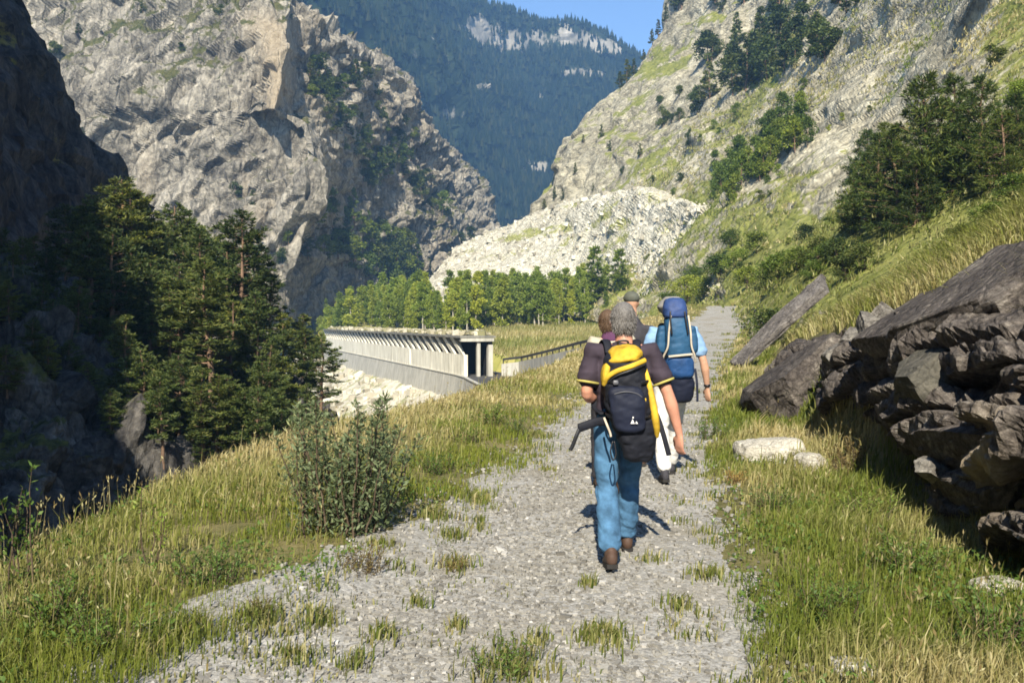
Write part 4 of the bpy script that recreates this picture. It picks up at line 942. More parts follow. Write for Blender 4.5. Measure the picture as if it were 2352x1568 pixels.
for i, (u, v, d, s_) in enumerate([(1925, 810, 11.8, .26), (1962, 778, 11.2, .24), (2002, 752, 10.4, .26), (2048, 728, 9.6, .22), (2102, 1002, 8.2, .14), (2150, 1085, 7.1, .2)]):
    child('pale_rock', rock_mesh('pale_rock', (s_ * 1.5, s_, s_ * .75), 40 + i, 10, .9, .04), M['knoll_pale'], oc, W(u, v, d), (.1 * i % .5, T(-30), i * .7))

M['slab'] = rock_mat('grey_purple_slab', [(.04, .036, .034), (.11, .098, .09), (.19, .172, .155), (.30, .275, .245)], 1.8, (1, 1, 1.6), (0, .2, 0), .04)
sl = link('inclined_slab', rock_mesh('inclined_slab', (5.0, 1.0, .42), 71, 22, .85, .10, .3, 22), M['slab'], None, W(1800, 706, 30.5) + np.array((.15, .2, -.36)), (T(4), T(-40), T(12)))
tag(sl, 'long grey rock slab slanting up the grassy bank beyond the outcrop', 'rock slab')
def gr(name, u, v, dims, seed, label, mat='boulder', rz=0., sink=.3, cat='boulder', n=16):
    p = gp(u, v); o = link(name, rock_mesh(name, dims, seed, n, .6, .035), M[mat], None, p + np.array((0, 0, dims[2] * (.5 - sink))), (random.uniform(-.08, .08), random.uniform(-.08, .08), rz)); tag(o, label, cat); return o
gr('boulder', 1765, 1070, (.78, .5, .36), 80, 'pale cream flat boulder in the grass right of the path', rz=.1)
gr('boulder', 1862, 1088, (.32, .3, .26), 81, 'smaller pale boulder touching the flat one on its right', rz=.8)
gr('stone', 2285, 1368, (.30, .2, .12), 82, 'pale stone at the foot of the outcrop near the right edge', rz=.3, cat='stone')
gr('stone', 2002, 1235, (.12, .1, .09), 83, 'small white stone in the grass under the outcrop', cat='stone')
gr('stone', 1960, 1560, (.2, .2, .08), 84, 'grey stone half buried in the lower right grass', cat='stone')
def kr(u, v, s_, seed, label):
    p = pick(KNOLL, u, v, 18, 50); o = link('boulder', rock_mesh('boulder', (s_, s_ * .8, s_ * .75), seed, 16, .8, .04), M['knoll_pale'] if seed in (91, 93, 95) else M['knoll'], None, p + np.array((0, -.25 * s_, .1 * s_)), (random.random(), .2, random.random() * 6)); tag(o, label, 'boulder')  # boulders on the shaded left get the darker rock as painted shade
kr(575, 985, 1.15, 91, 'pale block among the low pines at the brink of the ravine'); kr(640, 965, .8, 93, 'pale rock just right of the block by the low pines')
kr(395, 920, 1.0, 95, 'upright pale rock between pines in the middle of the knoll'); kr(150, 925, 1.8, 97, 'large mossy block on the left end of the knoll')
kr(80, 750, 1.6, 98, 'lichened rock under the pines near the left edge'); kr(240, 1060, 1.5, 99, 'cracked boulder low on the dark left rocks'); kr(225, 1150, 1.1, 101, 'blocky boulder at the dark foot of the knoll'); kr(300, 1000, 1.1, 103, 'narrow rock above the brink of the ravine')

# loose stones nobody could count
def stones_mesh(name, P, size, rng, flat=.65):
    n = len(P); c = np.array([(x, y, z) for x in (-1, 1) for y in (-1, 1) for z in (-1, 1)], float)
    V = c[None] * rng.uniform(.45, 1.0, (n, 8, 3)) * (1, .8, flat)
    a = rng.random(n) * 6.28; t = rng.normal(0, .35, n); ca, sa = np.cos(a)[:, None], np.sin(a)[:, None]
    x = V[..., 0] * ca - V[..., 1] * sa; y = V[..., 0] * sa + V[..., 1] * ca; z = V[..., 2] + np.tan(t)[:, None] * V[..., 0] * .5
    V = np.stack([x, y, z], -1) * (size * .5)[:, None, None] + P[:, None]
    q = np.array([[0, 1, 3, 2], [4, 6, 7, 5], [0, 4, 5, 1], [2, 3, 7, 6], [0, 2, 6, 4], [1, 5, 7, 3]])
    return np_mesh(name, V.reshape(-1, 3), (np.arange(n)[:, None, None] * 8 + q[None]).reshape(-1, 4), False)
def stone_mat(name, stops):
    b = NB(name); c = b.ramp(b.island(), stops); f = b.noise(b.coord(), 90, 4, .7)
    return b.finish(b.bsdf(b.mix(.5, c, b.ramp(f, [(.3, .55), (.7, 1.25)]), 'MULTIPLY'), .9, None, .15))
M['pebble'] = stone_mat('grey_pebbles', [(0., (.15, .14, .122)), (.4, (.23, .218, .192)), (.85, (.31, .295, .26)), (.98, (.40, .38, .34)), (1., (.52, .50, .46))])
M['talus'] = stone_mat('white_talus_blocks', [(0., (.26, .235, .18)), (.4, (.48, .44, .345)), (1., (.72, .68, .56))])
rng = np.random.default_rng(88)
n = 21000; y = sample_y(n, 2.9, 30, 1.75); x = path_x(y) + rng.normal(0, .62, n) * path_half(y) - .25 * np.interp(y, [3, 7, 10], [1, 1, 0]); k = (x > path_x(y) - path_half(y) * 1.25 - np.interp(y, [2, 3.5, 5, 7.5, 10], [.8, .7, .5, .2, 0])) & (x < path_x(y) + path_half(y) * 1.2)
x, y = x[k], y[k]; n = len(x); sz_ = (.008 + .014 * rng.random(n) ** 2 + np.where(rng.random(n) < .02, .022 * rng.random(n), 0)) * np.interp(y, [3, 8, 20, 30], [1, 1.3, 2.0, 2.6])
tag(link('loose_gravel', stones_mesh('loose_gravel', on_ground(x, y) + np.array((0, 0, .014)), sz_ * 1.7, rng), M['pebble']), 'loose grey and white gravel stones strewn over the path', 'gravel', kind='stuff')
dist, side, rz = road_field(BENCH[..., 0], BENCH[..., 1]); ok = np.where(((side < 0) & (dist < 22) & (dist > 1.2) & (BENCH[..., 1] > 70)).ravel())[0]
idx = rng.choice(ok, 3500); P = BENCH.reshape(-1, 3)[idx] + rng.normal(0, .4, (3500, 3)) * (1, 1, .1)
tag(link('talus', stones_mesh('talus', P, .35 + 1.6 * rng.random(3500) ** 3, rng, .8), M['talus']), 'white broken talus blocks below the road wall', 'talus', kind='stuff')
ok = np.arange(FAN.shape[0] * FAN.shape[1]); idx = rng.choice(ok, 5000); P = FAN.reshape(-1, 3)[idx] + rng.normal(0, .5, (5000, 3)) * (1, 1, .1)
tag(link('scree_blocks', stones_mesh('scree_blocks', P, (.25 + 1.8 * rng.random(5000) ** 5) * np.clip((P[:, 1] - 60) / 190, .2, 1.1), rng, .8), M['talus']), 'cream white scree blocks piled on the fan below the right slope', 'scree', kind='stuff')
# ================================================================== concrete gallery over the road
def concrete(name, c0, c1, c2, s=.5):
    b = NB(name); co = b.coord(); n = b.noise(co, s, 6, .65); st = b.noise(b.mapping(co, (1, 1, .10)), s * 4, 5, .7)
    c = b.ramp(n, [(.35, c0), (.65, c1)]); c = b.mix(b.ramp(st, [(.46, 0.), (.66, .85)]), c, c2)
    return b.finish(b.bsdf(c, .85, b.bump(n, .3, .03), .2))
M['concrete'] = concrete('pale_weathered_concrete', (.74, .70, .57), (.89, .85, .71), (.48, .44, .34))
M['grey_concrete'] = concrete('grey_wall_concrete', (.42, .40, .34), (.55, .53, .46), (.30, .29, .25))
M['asphalt'] = concrete('road_asphalt', (.05, .05, .05), (.08, .078, .075), (.10, .095, .09))
M['steel'] = (lambda b: b.finish(b.bsdf((.07, .07, .075), .5, None, .4, .6)))(NB('dark_weathered_steel'))
M['inside_shade'] = concrete('black_gallery_shade', (.015, .015, .015), (.03, .03, .03), (.012, .012, .012))  # near-black paint standing in for the shade inside the gallery

def box_verts(o, ex, ey, ez):
    """corner o and three edge vectors"""
    o, ex, ey, ez = (np.asarray(a, float) for a in (o, ex, ey, ez))
    return np.array([o, o + ex, o + ex + ey, o + ey, o + ez, o + ex + ez, o + ex + ey + ez, o + ey + ez])
BOXF = np.array([[0, 3, 2, 1], [4, 5, 6, 7], [0, 1, 5, 4], [1, 2, 6, 5], [2, 3, 7, 6], [3, 0, 4, 7]])
def box_obj(name, boxes, mat, parent, bevel=0.0):
    mb = MB()
    for b in boxes: mb.add(box_verts(*b), BOXF)
    o = link(name, mb.mesh(name), mat); 
    if parent: o.parent = parent; o.matrix_parent_inverse = Matrix.Translation(parent.location).inverted()
    if bevel:
        m = o.modifiers.new('bevel', 'BEVEL'); m.width = bevel; m.segments = 2; m.limit_method = 'ANGLE'
    return o

A = np.array((-5.0, 95.0, -4.1)); B = np.array((-42.0, 205.0, -4.2)); Lg = float(np.linalg.norm(B - A)); tdir = (B - A) / Lg
hdir = np.array((-tdir[1], tdir[0], 0)); hdir = hdir if hdir[0] > 0 else -hdir; hdir /= np.linalg.norm(hdir)
up = np.array((0, 0, 1.))
M['roof_edge'] = concrete('dark_grey_roof_concrete', (.16, .155, .13), (.28, .27, .23), (.10, .10, .09))  # darker grey than the wall concrete, so the roof reads as a thin line
ga = empty('road_gallery', A); tag(ga, 'long pale concrete road gallery with a row of slanted struts under its roof', 'gallery')
WALL_H, GAP_H = 2.3, 1.75
npan = 24; pw = Lg / npan; slot = .228 * Lg
for i in range(npan):
    s0, s1 = i * pw + .03, (i + 1) * pw - .03
    segs = [(s0, s1)]
    if s0 < slot < s1: segs = [(s0, slot - .55), (slot + .55, s1)]
    for a, b in segs:
        if b - a < .3: continue
        box_obj('wall_panel', [(A + tdir * a - up * .05, tdir * (b - a), hdir * .4, up * (WALL_H + .05))], M['concrete'], ga)
nst = 34; sp = Lg / nst
for i in range(nst):                                    # slanted struts, leaning towards the far end
    s0 = i * sp + .35
    wd = sp * .40; lean = sp * .75; o = A + tdir * s0 + up * (WALL_H - .02) - hdir * .42
    V = box_verts(o, tdir * wd, hdir * .62, up * GAP_H + tdir * lean)
    V[[4, 7]] += tdir * 0; V[[0, 1]] += hdir * .42        # tapered bracket: deep at the roof, flush with the wall below
    mb = MB(); mb.add(V, BOXF); st_ = link('roof_strut', mb.mesh('roof_strut'), M['concrete']); st_.parent = ga; st_.matrix_parent_inverse = Matrix.Translation(ga.location).inverted()
RZ = WALL_H + GAP_H
box_obj('roof_slab', [(A - tdir * .6 - hdir * .62 + up * (RZ + .02), tdir * (Lg + .6), hdir * 3.9, up * .22)], M['roof_edge'], ga)
box_obj('back_wall', [(A + hdir * 2.7 - up * .1, tdir * Lg, hdir * .4, up * RZ)], M['inside_shade'], ga)
for j, off in enumerate((1.35,)):
    box_obj('portal_pillar', [(A - tdir * .3 + hdir * off - up * .1, tdir * .5, hdir * .34, up * (RZ + .1))], M['grey_concrete'], ga)
box_obj('portal_wing', [(A - tdir * .35 + hdir * 2.55 - up * .1, tdir * .7, hdir * .5, up * (RZ - .6))], M['grey_concrete'], ga)
box_obj('portal_beam', [(A - tdir * .55 - hdir * .5 + up * (RZ - .35), tdir * .5, hdir * 3.6, up * .34)], M['grey_concrete'], ga)
M['rubble'] = stone_mat('earthy_rubble', [(0., (.20, .19, .09)), (.5, (.40, .36, .24)), (1., (.62, .57, .44))])
# earth and blocks heaped on the roof
rng = np.random.default_rng(91); n = 1500; P = (A + tdir * (rng.random((n, 1)) * Lg * .98 + 1) + hdir * (rng.random((n, 1)) ** .7 * 3.0 + .1) + up * (RZ + .45)); 
tag(link('roof_rubble', stones_mesh('roof_rubble', P, .3 + .9 * rng.random(n) ** 2, rng, .6), M['rubble']), 'pale rubble lying along the gallery roof', 'rubble', kind='stuff')

# retaining wall under the road shelf, panel by panel
rw = empty('retaining_wall', ROAD[4]); tag(rw, 'grey concrete retaining wall below the gallery facade', 'wall')
def along(line, s):
    d = np.cumsum([0] + [np.linalg.norm(b - a) for a, b in zip(line[:-1], line[1:])]); return np.array([np.interp(s, d, line[:, k]) for k in range(3)]), d[-1]
line = ROAD[2:8]; _, Ltot = along(line, 0); npn = 30
for i in range(npn):
    p0, _ = along(line, i * Ltot / npn + .02); p1, _ = along(line, (i + 1) * Ltot / npn - .02); e = p1 - p0; nrm = np.array((e[1], -e[0], 0)); nrm /= np.linalg.norm(nrm)
    nrm = nrm if nrm[0] < 0 else -nrm
    V = box_verts(p0 - up * 4.6 + nrm * .9, e, -nrm * .85, up * 4.62); V[[4, 5]] -= nrm * .7
    mb = MB(); mb.add(V, BOXF); o = link('wall_panel', mb.mesh('wall_panel'), M['grey_concrete']); o.parent = rw; o.matrix_parent_inverse = Matrix.Translation(rw.location).inverted()
    if i % 1 == 0:
        box_obj('coping', [(p0 + nrm * .28 + up * .03, e, -nrm * .36, up * .10)], M['grey_concrete'], rw)
# road deck
mb = MB(); rl = ROAD[1:]; L_ = []; R_ = []
for k in range(60):
    p, tot = along(rl, 0); p, _ = along(rl, k / 59 * tot); q, _ = along(rl, min(tot, k / 59 * tot + .5)); 
    if k == 59: e = prev
    else: e = q - p; prev = e
    h_ = np.array((-e[1], e[0], 0)); h_ /= np.linalg.norm(h_) + 1e-9
    L_.append(p + up * .03 + h_ * .05); R_.append(p + up * .03 + h_ * 6.1)
V = np.array(L_ + R_); Fq = np.array([[i, i + 1, 61 + i, 60 + i] for i in range(59)])
tag(link('road', np_mesh('road', V, Fq), M['asphalt']), kind='structure')
# wall on the hill side of the road, with a rail on top
HW = np.array([(-1.0, 96.6, -2.8), (1.2, 95.5, -2.5), (3.4, 84, -1.5), (5.6, 74, -.5), (7.4, 68, .1)])
hw = empty('hillside_wall', HW[0]); tag(hw, 'grey concrete road wall rising to the right behind the hikers', 'wall')
rl_ = empty('guard_rail', HW[0]); tag(rl_, 'dark steel guard rail along the top of the rising road wall', 'guard rail')
_, Lw = along(HW, 0); m = 14
for i in range(m):
    p0, _ = along(HW, i * Lw / m + .02); p1, _ = along(HW, (i + 1) * Lw / m - .02); e = p1 - p0; nrm = np.array((e[1], -e[0], 0)); nrm /= np.linalg.norm(nrm); nrm = nrm if nrm[0] < 0 else -nrm
    mb = MB(); mb.add(box_verts(p0 - up * 5 + nrm * .3, e, -nrm * .4, up * 5), BOXF); o = link('wall_panel', mb.mesh('wall_panel'), M['grey_concrete']); o.parent = hw; o.matrix_parent_inverse = Matrix.Translation(hw.location).inverted()
    box_obj('rail_post', [(p0 - up * .1, e / np.linalg.norm(e) * .09, -nrm * .09, up * .62)], M['steel'], rl_)
    box_obj('rail_beam', [(p0 + up * .34 + nrm * .05, e * 1.01, -nrm * .06, up * .24)], M['steel'], rl_)
# ================================================================== people
def cloth(name, c, rough=.85, bump=.4, scale=260, var=.25):
    b = NB(name); co = b.coord(); n = b.noise(co, 9, 5, .6); w = b.noise(co, scale, 2, .5)
    dark = tuple(x * (1 - var) for x in c); lite = tuple(min(1, x * (1 + var)) for x in c)
    return b.finish(b.bsdf(b.ramp(n, [(.3, dark), (.7, lite)]), rough, b.bump(w, bump, .002), .2))
def skin_mat(name, c):
    b = NB(name); n = b.noise(b.coord(), 14, 4, .6)
    p = b.bsdf(b.ramp(n, [(.35, tuple(x * .86 for x in c)), (.65, c)]), .5, None, .35)
    p.inputs['Subsurface Weight'].default_value = .08; p.inputs['Subsurface Radius'].default_value = (.012, .005, .003); return b.finish(p)
M['skin'] = skin_mat('sunburnt_skin', (.56, .27, .18)); M['skin2'] = skin_mat('tanned_skin', (.55, .31, .20))
M['denim'] = cloth('blue_denim', (.062, .145, .25), .9, .6, 320, .55); M['tee'] = cloth('dark_plum_cotton', (.045, .034, .046)); M['tee_trim'] = cloth('yellow_hem', (.42, .36, .10))
M['brown_leather'] = cloth('brown_boot_leather', (.075, .045, .032), .6); M['sole'] = cloth('boot_sole', (.03, .028, .026)); M['grey_hair'] = None
M['white_cotton'] = cloth('off_white_cotton', (.66, .64, .60)); M['light_blue'] = cloth('light_blue_shirt', (.22, .36, .55)); M['blue_shirt'] = cloth('blue_shirt', (.06, .17, .34))
M['olive'] = cloth('grey_green_cap', (.10, .105, .085)); M['grey_felt'] = cloth('grey_hat', (.24, .23, .21)); M['charcoal'] = cloth('charcoal_cloth', (.045, .043, .05)); M['cream'] = cloth('cream_shirt', (.42, .38, .29)); M['plum'] = cloth('plum_collar', (.10, .04, .09))
M['black_nylon'] = cloth('black_nylon', (.013, .014, .02), .65, .6); M['navy_nylon'] = cloth('navy_black_nylon', (.012, .015, .03), .6, .6); M['yellow_nylon'] = cloth('yellow_nylon', (.52, .33, .03), .65, .5, 260, .4); M['blue_nylon'] = cloth('blue_nylon', (.018, .06, .165), .55); M['blue_nylon2'] = cloth('teal_blue_nylon', (.022, .075, .15), .55); M['violet_nylon'] = cloth('violet_blue_nylon', (.03, .06, .17), .55)
M['webbing'] = cloth('cream_webbing', (.48, .42, .33)); M['print'] = cloth('white_print', (.75, .73, .70)); M['black_plastic'] = (lambda b: b.finish(b.bsdf((.012, .012, .014), .4, None, .4)))(NB('black_plastic'))
def hair_mat(name, c0, c1):
    b = NB(name); n = b.noise(b.mapping(b.coord(), (60, 60, 10)), 3, 5, .7); return b.finish(b.bsdf(b.ramp(n, [(.35, c0), (.65, c1)]), .55, b.bump(n, .8, .006), .3))
M['grey_hair'] = hair_mat('grey_hair', (.07, .065, .06), (.24, .225, .21)); M['brown_hair'] = hair_mat('brown_hair', (.05, .03, .018), (.14, .085, .05))
M['grey_plastic'] = (lambda b: b.finish(b.bsdf((.10, .10, .11), .4, None, .4)))(NB('grey_plastic'))
M['eye'] = (lambda b: b.finish(b.bsdf((.5, .5, .48), .3)))(NB('eye_white'))

def etube(mb, pts, rx, ry, front=(0, 1, 0), k=18, round_=True):
    """closed tube of elliptical rings; rx across, ry along front"""
    pts = np.asarray(pts, float); n = len(pts); rx = np.broadcast_to(np.asarray(rx, float), (n,)); ry = np.broadcast_to(np.asarray(ry, float), (n,))
    t = np.gradient(pts, axis=0); t /= np.linalg.norm(t, axis=1, keepdims=True) + 1e-9
    f = np.asarray(front, float)[None] - (t * np.asarray(front, float)).sum(1, keepdims=True) * t; f /= np.linalg.norm(f, axis=1, keepdims=True) + 1e-9; s = np.cross(f, t)
    if round_:
        a0, a1 = min(rx[0], ry[0]), min(rx[-1], ry[-1])
        pts = np.concatenate([[pts[0] - t[0] * a0 * .62], [pts[0] - t[0] * a0 * .3], pts, [pts[-1] + t[-1] * a1 * .3], [pts[-1] + t[-1] * a1 * .62]])
        rx = np.concatenate([[rx[0] * .45, rx[0] * .82], rx, [rx[-1] * .82, rx[-1] * .45]]); ry = np.concatenate([[ry[0] * .45, ry[0] * .82], ry, [ry[-1] * .82, ry[-1] * .45]])
        s = np.concatenate([[s[0]] * 2, s, [s[-1]] * 2]); f = np.concatenate([[f[0]] * 2, f, [f[-1]] * 2]); n += 4
    a = np.arange(k) * 2 * PI / k
    V = pts[:, None] + np.cos(a)[None, :, None] * s[:, None] * rx[:, None, None] + np.sin(a)[None, :, None] * f[:, None] * ry[:, None, None]
    i = np.arange(n - 1)[:, None] * k; j = np.arange(k)[None]
    Fq = np.stack([i + j, i + (j + 1) % k, i + k + (j + 1) % k, i + k + j], -1).reshape(-1, 4)
    Vv = np.concatenate([V.reshape(-1, 3), pts[:1], pts[-1:]]); c0 = n * k
    mb.add(Vv, Fq); base = mb.n - len(Vv)
    mb.F[3].append(np.array([[(q + 1) % k, q, c0] for q in range(k)] + [[(n - 1) * k + q, (n - 1) * k + (q + 1) % k, c0 + 1] for q in range(k)]) + base)
def ball(mb, c, r, k=16):
    r = np.broadcast_to(np.asarray(r, float), (3,)); th = np.linspace(.12, PI - .12, 10)
    etube(mb, np.asarray(c, float) + np.stack([0 * th, 0 * th, -np.cos(th) * r[2]], -1), np.sin(th) * r[0], np.sin(th) * r[1], k=k, round_=False)

def fuse(name, mb, voxel, it=6, wr=None):
    """one continuous skin over overlapping shapes"""
    me0 = mb.mesh(name); o = bpy.data.objects.new(name, me0); COL.objects.link(o)
    m = o.modifiers.new('r', 'REMESH'); m.mode = 'VOXEL'; m.voxel_size = voxel; m.use_smooth_shade = True
    s = o.modifiers.new('s', 'SMOOTH'); s.factor = .5; s.iterations = it
    dg = bpy.context.evaluated_depsgraph_get(); me = bpy.data.meshes.new_from_object(o.evaluated_get(dg)); me.name = name
    bpy.data.objects.remove(o); bpy.data.meshes.remove(me0); me.materials.clear()
    if wr:
        n = len(me.vertices); co = np.zeros(n * 3, np.float32); me.vertices.foreach_get('co', co); no = np.zeros(n * 3, np.float32); me.vertices.foreach_get('normal', no)
        co = co.reshape(-1, 3); no = no.reshape(-1, 3); co = co + no * wr(co)[:, None].astype(np.float32); me.vertices.foreach_set('co', co.astype(np.float32).ravel()); me.update()
    me.polygons.foreach_set('use_smooth', np.ones(len(me.polygons), bool))
    return me
def lerp3(a, b, n): t = np.linspace(0, 1, n)[:, None]; return np.asarray(a, float) * (1 - t) + np.asarray(b, float) * t

def hand(mb, wrist, d, side, s=1.0, curl=.45):
    """palm, four unequal fingers and a thumb; d points from wrist to fingers, side the thumb side"""
    d = np.asarray(d, float) / np.linalg.norm(d); side = np.asarray(side, float); side = side - d * (side @ d); side /= np.linalg.norm(side); pal = np.cross(d, side)
    w = np.asarray(wrist, float)
    etube(mb, [w, w + d * .03 * s, w + d * .065 * s, w + d * .088 * s], [.026 * s, .034 * s, .041 * s, .040 * s], [.020 * s, .018 * s, .016 * s, .013 * s], front=pal)
    for i, (o, L, r) in enumerate(((.033, .072, .0088), (.011, .080, .0092), (-.011, .075, .0088), (-.032, .060, .0078))):
        p = w + d * .086 * s + side * o * s; a = d + side * o * 2.2; a /= np.linalg.norm(a); pts = [p]
        for q, fr in enumerate((.45, .32, .23)):
            c = curl * (q + .5); a2 = a * math.cos(c) + pal * math.sin(c); pts.append(pts[-1] + a2 * L * fr * s)
        etube(mb, pts, np.array((1.05, 1, .92, .78)) * r * s, np.array((1.05, 1, .92, .78)) * r * s, front=side, k=10)
    p = w + d * .028 * s + side * .03 * s
    etube(mb, [p, p + (d * .6 + side * .75 + pal * .25) * .032 * s, p + (d * .9 + side * .75 + pal * .5) * .055 * s, p + (d * 1.35 + side * .7 + pal * .65) * .072 * s], np.array((.015, .0125, .0105, .0085)) * s, np.array((.015, .0125, .0105, .0085)) * s, front=pal, k=10)

def person(name, loc, J, mats, label, voxel=.008, rz=0.0, extra=None, wear=None):
    """J joints in metres, x right, y the way the person walks, z up from the ground"""
    root = empty(name, loc, rz); tag(root, label, 'person')
    hd, nk, chest, pel = (np.array(J[k], float) for k in ('head', 'neck', 'chest', 'pelvis'))
    k_ = J.get('k', 1.0)
    b = MB()
    # head with jaw, nose, ears
    ball(b, hd + (0, 0, .018), (.077 * k_, .097 * k_, .108 * k_)); ball(b, hd + (0, .035, -.055), (.055 * k_, .062 * k_, .062 * k_)); ball(b, hd + (0, .098, -.012), (.014, .022, .024))
    ball(b, hd + (0, .088, .025), (.052, .02, .016)); ball(b, hd + (0, .088, -.052), (.024, .016, .011))
    for sg in (-1, 1): ball(b, hd + (sg * .081 * k_, -.004, -.004), (.012, .022, .033))
    etube(b, [nk - (0, 0, .05), nk, hd + (0, -.005, -.05)], [.068, .060, .058], [.064, .062, .062])
    etube(b, [pel, (pel + chest) / 2 + (0, 0, -.02), chest, chest + (nk - chest) * .55], [.135, .125, .15, .12], [.095, .088, .10, .085])
    for sd in ('L', 'R'):
        sh, el, wr = (np.array(J[k + sd], float) for k in ('sh', 'el', 'wr')); sg = -1 if sd == 'L' else 1
        etube(b, [chest + (sg * .06, 0, .1), sh, sh + (el - sh) * .35, el + (sh - el) * .12], [.07, .056, .049, .040], [.07, .058, .052, .043])
        etube(b, [el + (sh - el) * .1, el + (wr - el) * .22, el + (wr - el) * .6, wr], [.040, .044, .035, .027], [.041, .043, .033, .024])
        hand(b, wr, J['hand' + sd], J['thumb' + sd], 1.0 * k_, J.get('curl', .4))
        hp, kn, an = (np.array(J[k + sd], float) for k in ('hip', 'kn', 'an'))
        etube(b, [hp, hp + (kn - hp) * .4, kn], [.072, .066, .050], [.075, .068, .052]); etube(b, [kn, kn + (an - kn) * .3, an], [.050, .052, .036], [.052, .056, .038])
    link('body', fuse('body', b, voxel, 7), mats['skin'], root)
    for sg in (-1, 1):
        e = MB(); ball(e, hd + (sg * .030, .079, .012), .0115, 10); link('eye', e.mesh('eye', True), M['eye'], root)
    # shirt
    s = MB(); hem = J.get('hem', pel[2] - .06)
    etube(s, [(pel[0], pel[1], hem), pel + (0, 0, .05), (pel + chest) / 2, chest, chest + (0, 0, .09), chest + (nk - chest) * .82], [.170, .168, .163, .185, .168, .086], [.118, .118, .112, .128, .112, .082])
    for sd in ('L', 'R'):
        sh, el = (np.array(J[k + sd], float) for k in ('sh', 'el')); sg = -1 if sd == 'L' else 1; L = J.get('sleeve', .62)
        etube(s, [chest + (sg * .05, 0, .075), sh + (0, 0, .0), sh + (el - sh) * .4, sh + (el - sh) * L], [.085, .077, .074, .078], [.085, .080, .078, .082])
    fold = lambda c: .009 * fbm(c * (9, 9, 14), 3, 7) + .009 * fbm(c * (5, 5, 20), 2, 9)
    link('shirt', fuse('shirt', s, voxel, 6, fold), mats['shirt'], root)
    if 'trim' in mats:
        for sd in ('L', 'R'):
            sh, el = (np.array(J[k + sd], float) for k in ('sh', 'el')); L = J.get('sleeve', .62) + .055; t = MB(); c = sh + (el - sh) * L; a = (el - sh) / np.linalg.norm(el - sh)
            etube(t, [c - a * .006, c + a * .008], [.079, .080], [.083, .084], round_=False); link('sleeve_hem', t.mesh('sleeve_hem', True), mats['trim'], root)
    # trousers
    t = MB()
    etube(t, [pel + (0, 0, .07), pel, pel - (0, 0, .08)], [.158, .170, .165], [.112, .125, .12])
    for sd in ('L', 'R'):
        hp, kn, an = (np.array(J[k + sd], float) for k in ('hip', 'kn', 'an'))
        etube(t, [hp + (0, 0, -.01), hp + (kn - hp) * .45, kn, kn + (an - kn) * .35, kn + (an - kn) * .93], [.098, .088, .073, .076, .072], [.108, .094, .080, .082, .082])
    def wrk(c):
        low = smoothstep(.34, .12, c[:, 2]); kn_ = np.exp(-((c[:, 2] - .50) / .09) ** 2)
        q = c @ np.array(((1., 0, .5), (0, 1, -.4), (-.5, .4, 1)))
        return .007 * fbm(c * (9, 9, 9), 3, 11) + (.010 * low + .009 * kn_ + .005) * fbm(q * (9, 9, 24) + (0, 0, 3), 3, 13)
    link('trousers', fuse('trousers', t, voxel, 5, wrk), mats['trousers'], root)
    # boots
    for sd in ('L', 'R'):
        an = np.array(J['an' + sd], float); pt = J.get('pitch' + sd, 0.0); c, s_ = math.cos(pt), math.sin(pt)
        R = lambda p: an + np.array((p[0], p[1] * c - p[2] * s_, p[1] * s_ + p[2] * c))
        bt = MB(); etube(bt, [R((0, -.065, -.045)), R((0, -.02, -.04)), R((0, .06, -.05)), R((0, .14, -.062)), R((0, .19, -.066))], [.036, .041, .044, .046, .038], [.05, .052, .042, .032, .026], front=(0, 0, 1))
        etube(bt, [R((0, -.018, -.04)), R((0, -.012, .02)), R((0, -.012, .04))], [.044, .043, .043], [.052, .050, .050])
        bo = link('boot', fuse('boot', bt, .009, 4), mats['boot'], root)
        so = MB(); V = []
        out = [(-.034, -.095), (-.04, -.06), (-.036, .0), (-.042, .07), (-.044, .13), (-.034, .19), (0, .215), (.034, .19), (.044, .13), (.042, .07), (.036, 0), (.04, -.06), (.034, -.095), (0, -.108)]
        m_ = len(out); V = [R((x, y, z)) for z in (-.10, -.072) for x, y in out] + [R((0, .05, -.10)), R((0, .05, -.072))]
        so.add(V, np.array([[i, (i + 1) % m_, m_ + (i + 1) % m_, m_ + i] for i in range(m_)])); so.F[3].append(np.array([[(i + 1) % m_, i, 2 * m_] for i in range(m_)] + [[m_ + i, m_ + (i + 1) % m_, 2 * m_ + 1] for i in range(m_)]))
        so_o = link('sole', so.mesh('sole'), M['sole'], bo)
    # hair or headgear
    hr = J.get('hair')
    if hr:
        h = MB(); ball(h, hd + (0, -.012, .030), (.086 * k_, .102 * k_, .108 * k_)); ball(h, hd + (0, -.045, -.018), (.079 * k_, .066 * k_, .072 * k_))
        mh = fuse('hair', h, .008, 4, lambda c: .004 * fbm(c * (50, 50, 22), 3, 17) + .003 * fbm(c * 120, 2, 19)); hobj = link('hair', mh, mats['hair'], root)
        n = len(mh.vertices); co = np.zeros(n * 3, np.float32); mh.vertices.foreach_get('co', co); no = np.zeros(n * 3, np.float32); mh.vertices.foreach_get('normal', no); co = co.reshape(-1, 3).astype(float); no = no.reshape(-1, 3).astype(float)
        rr_ = np.random.default_rng(3); ix = rr_.choice(n, 2600); st_ = MB(); st_.leaves(co[ix] - no[ix] * .004, no[ix] * .35 + np.array((0, -.25, -.85)) + rr_.normal(0, .16, (2600, 3)), rr_.uniform(.018, .036, 2600), .0035, rr_)
        link('hair_strands', st_.mesh('hair_strands'), mats['hair'], hobj)
    hat = J.get('hat')
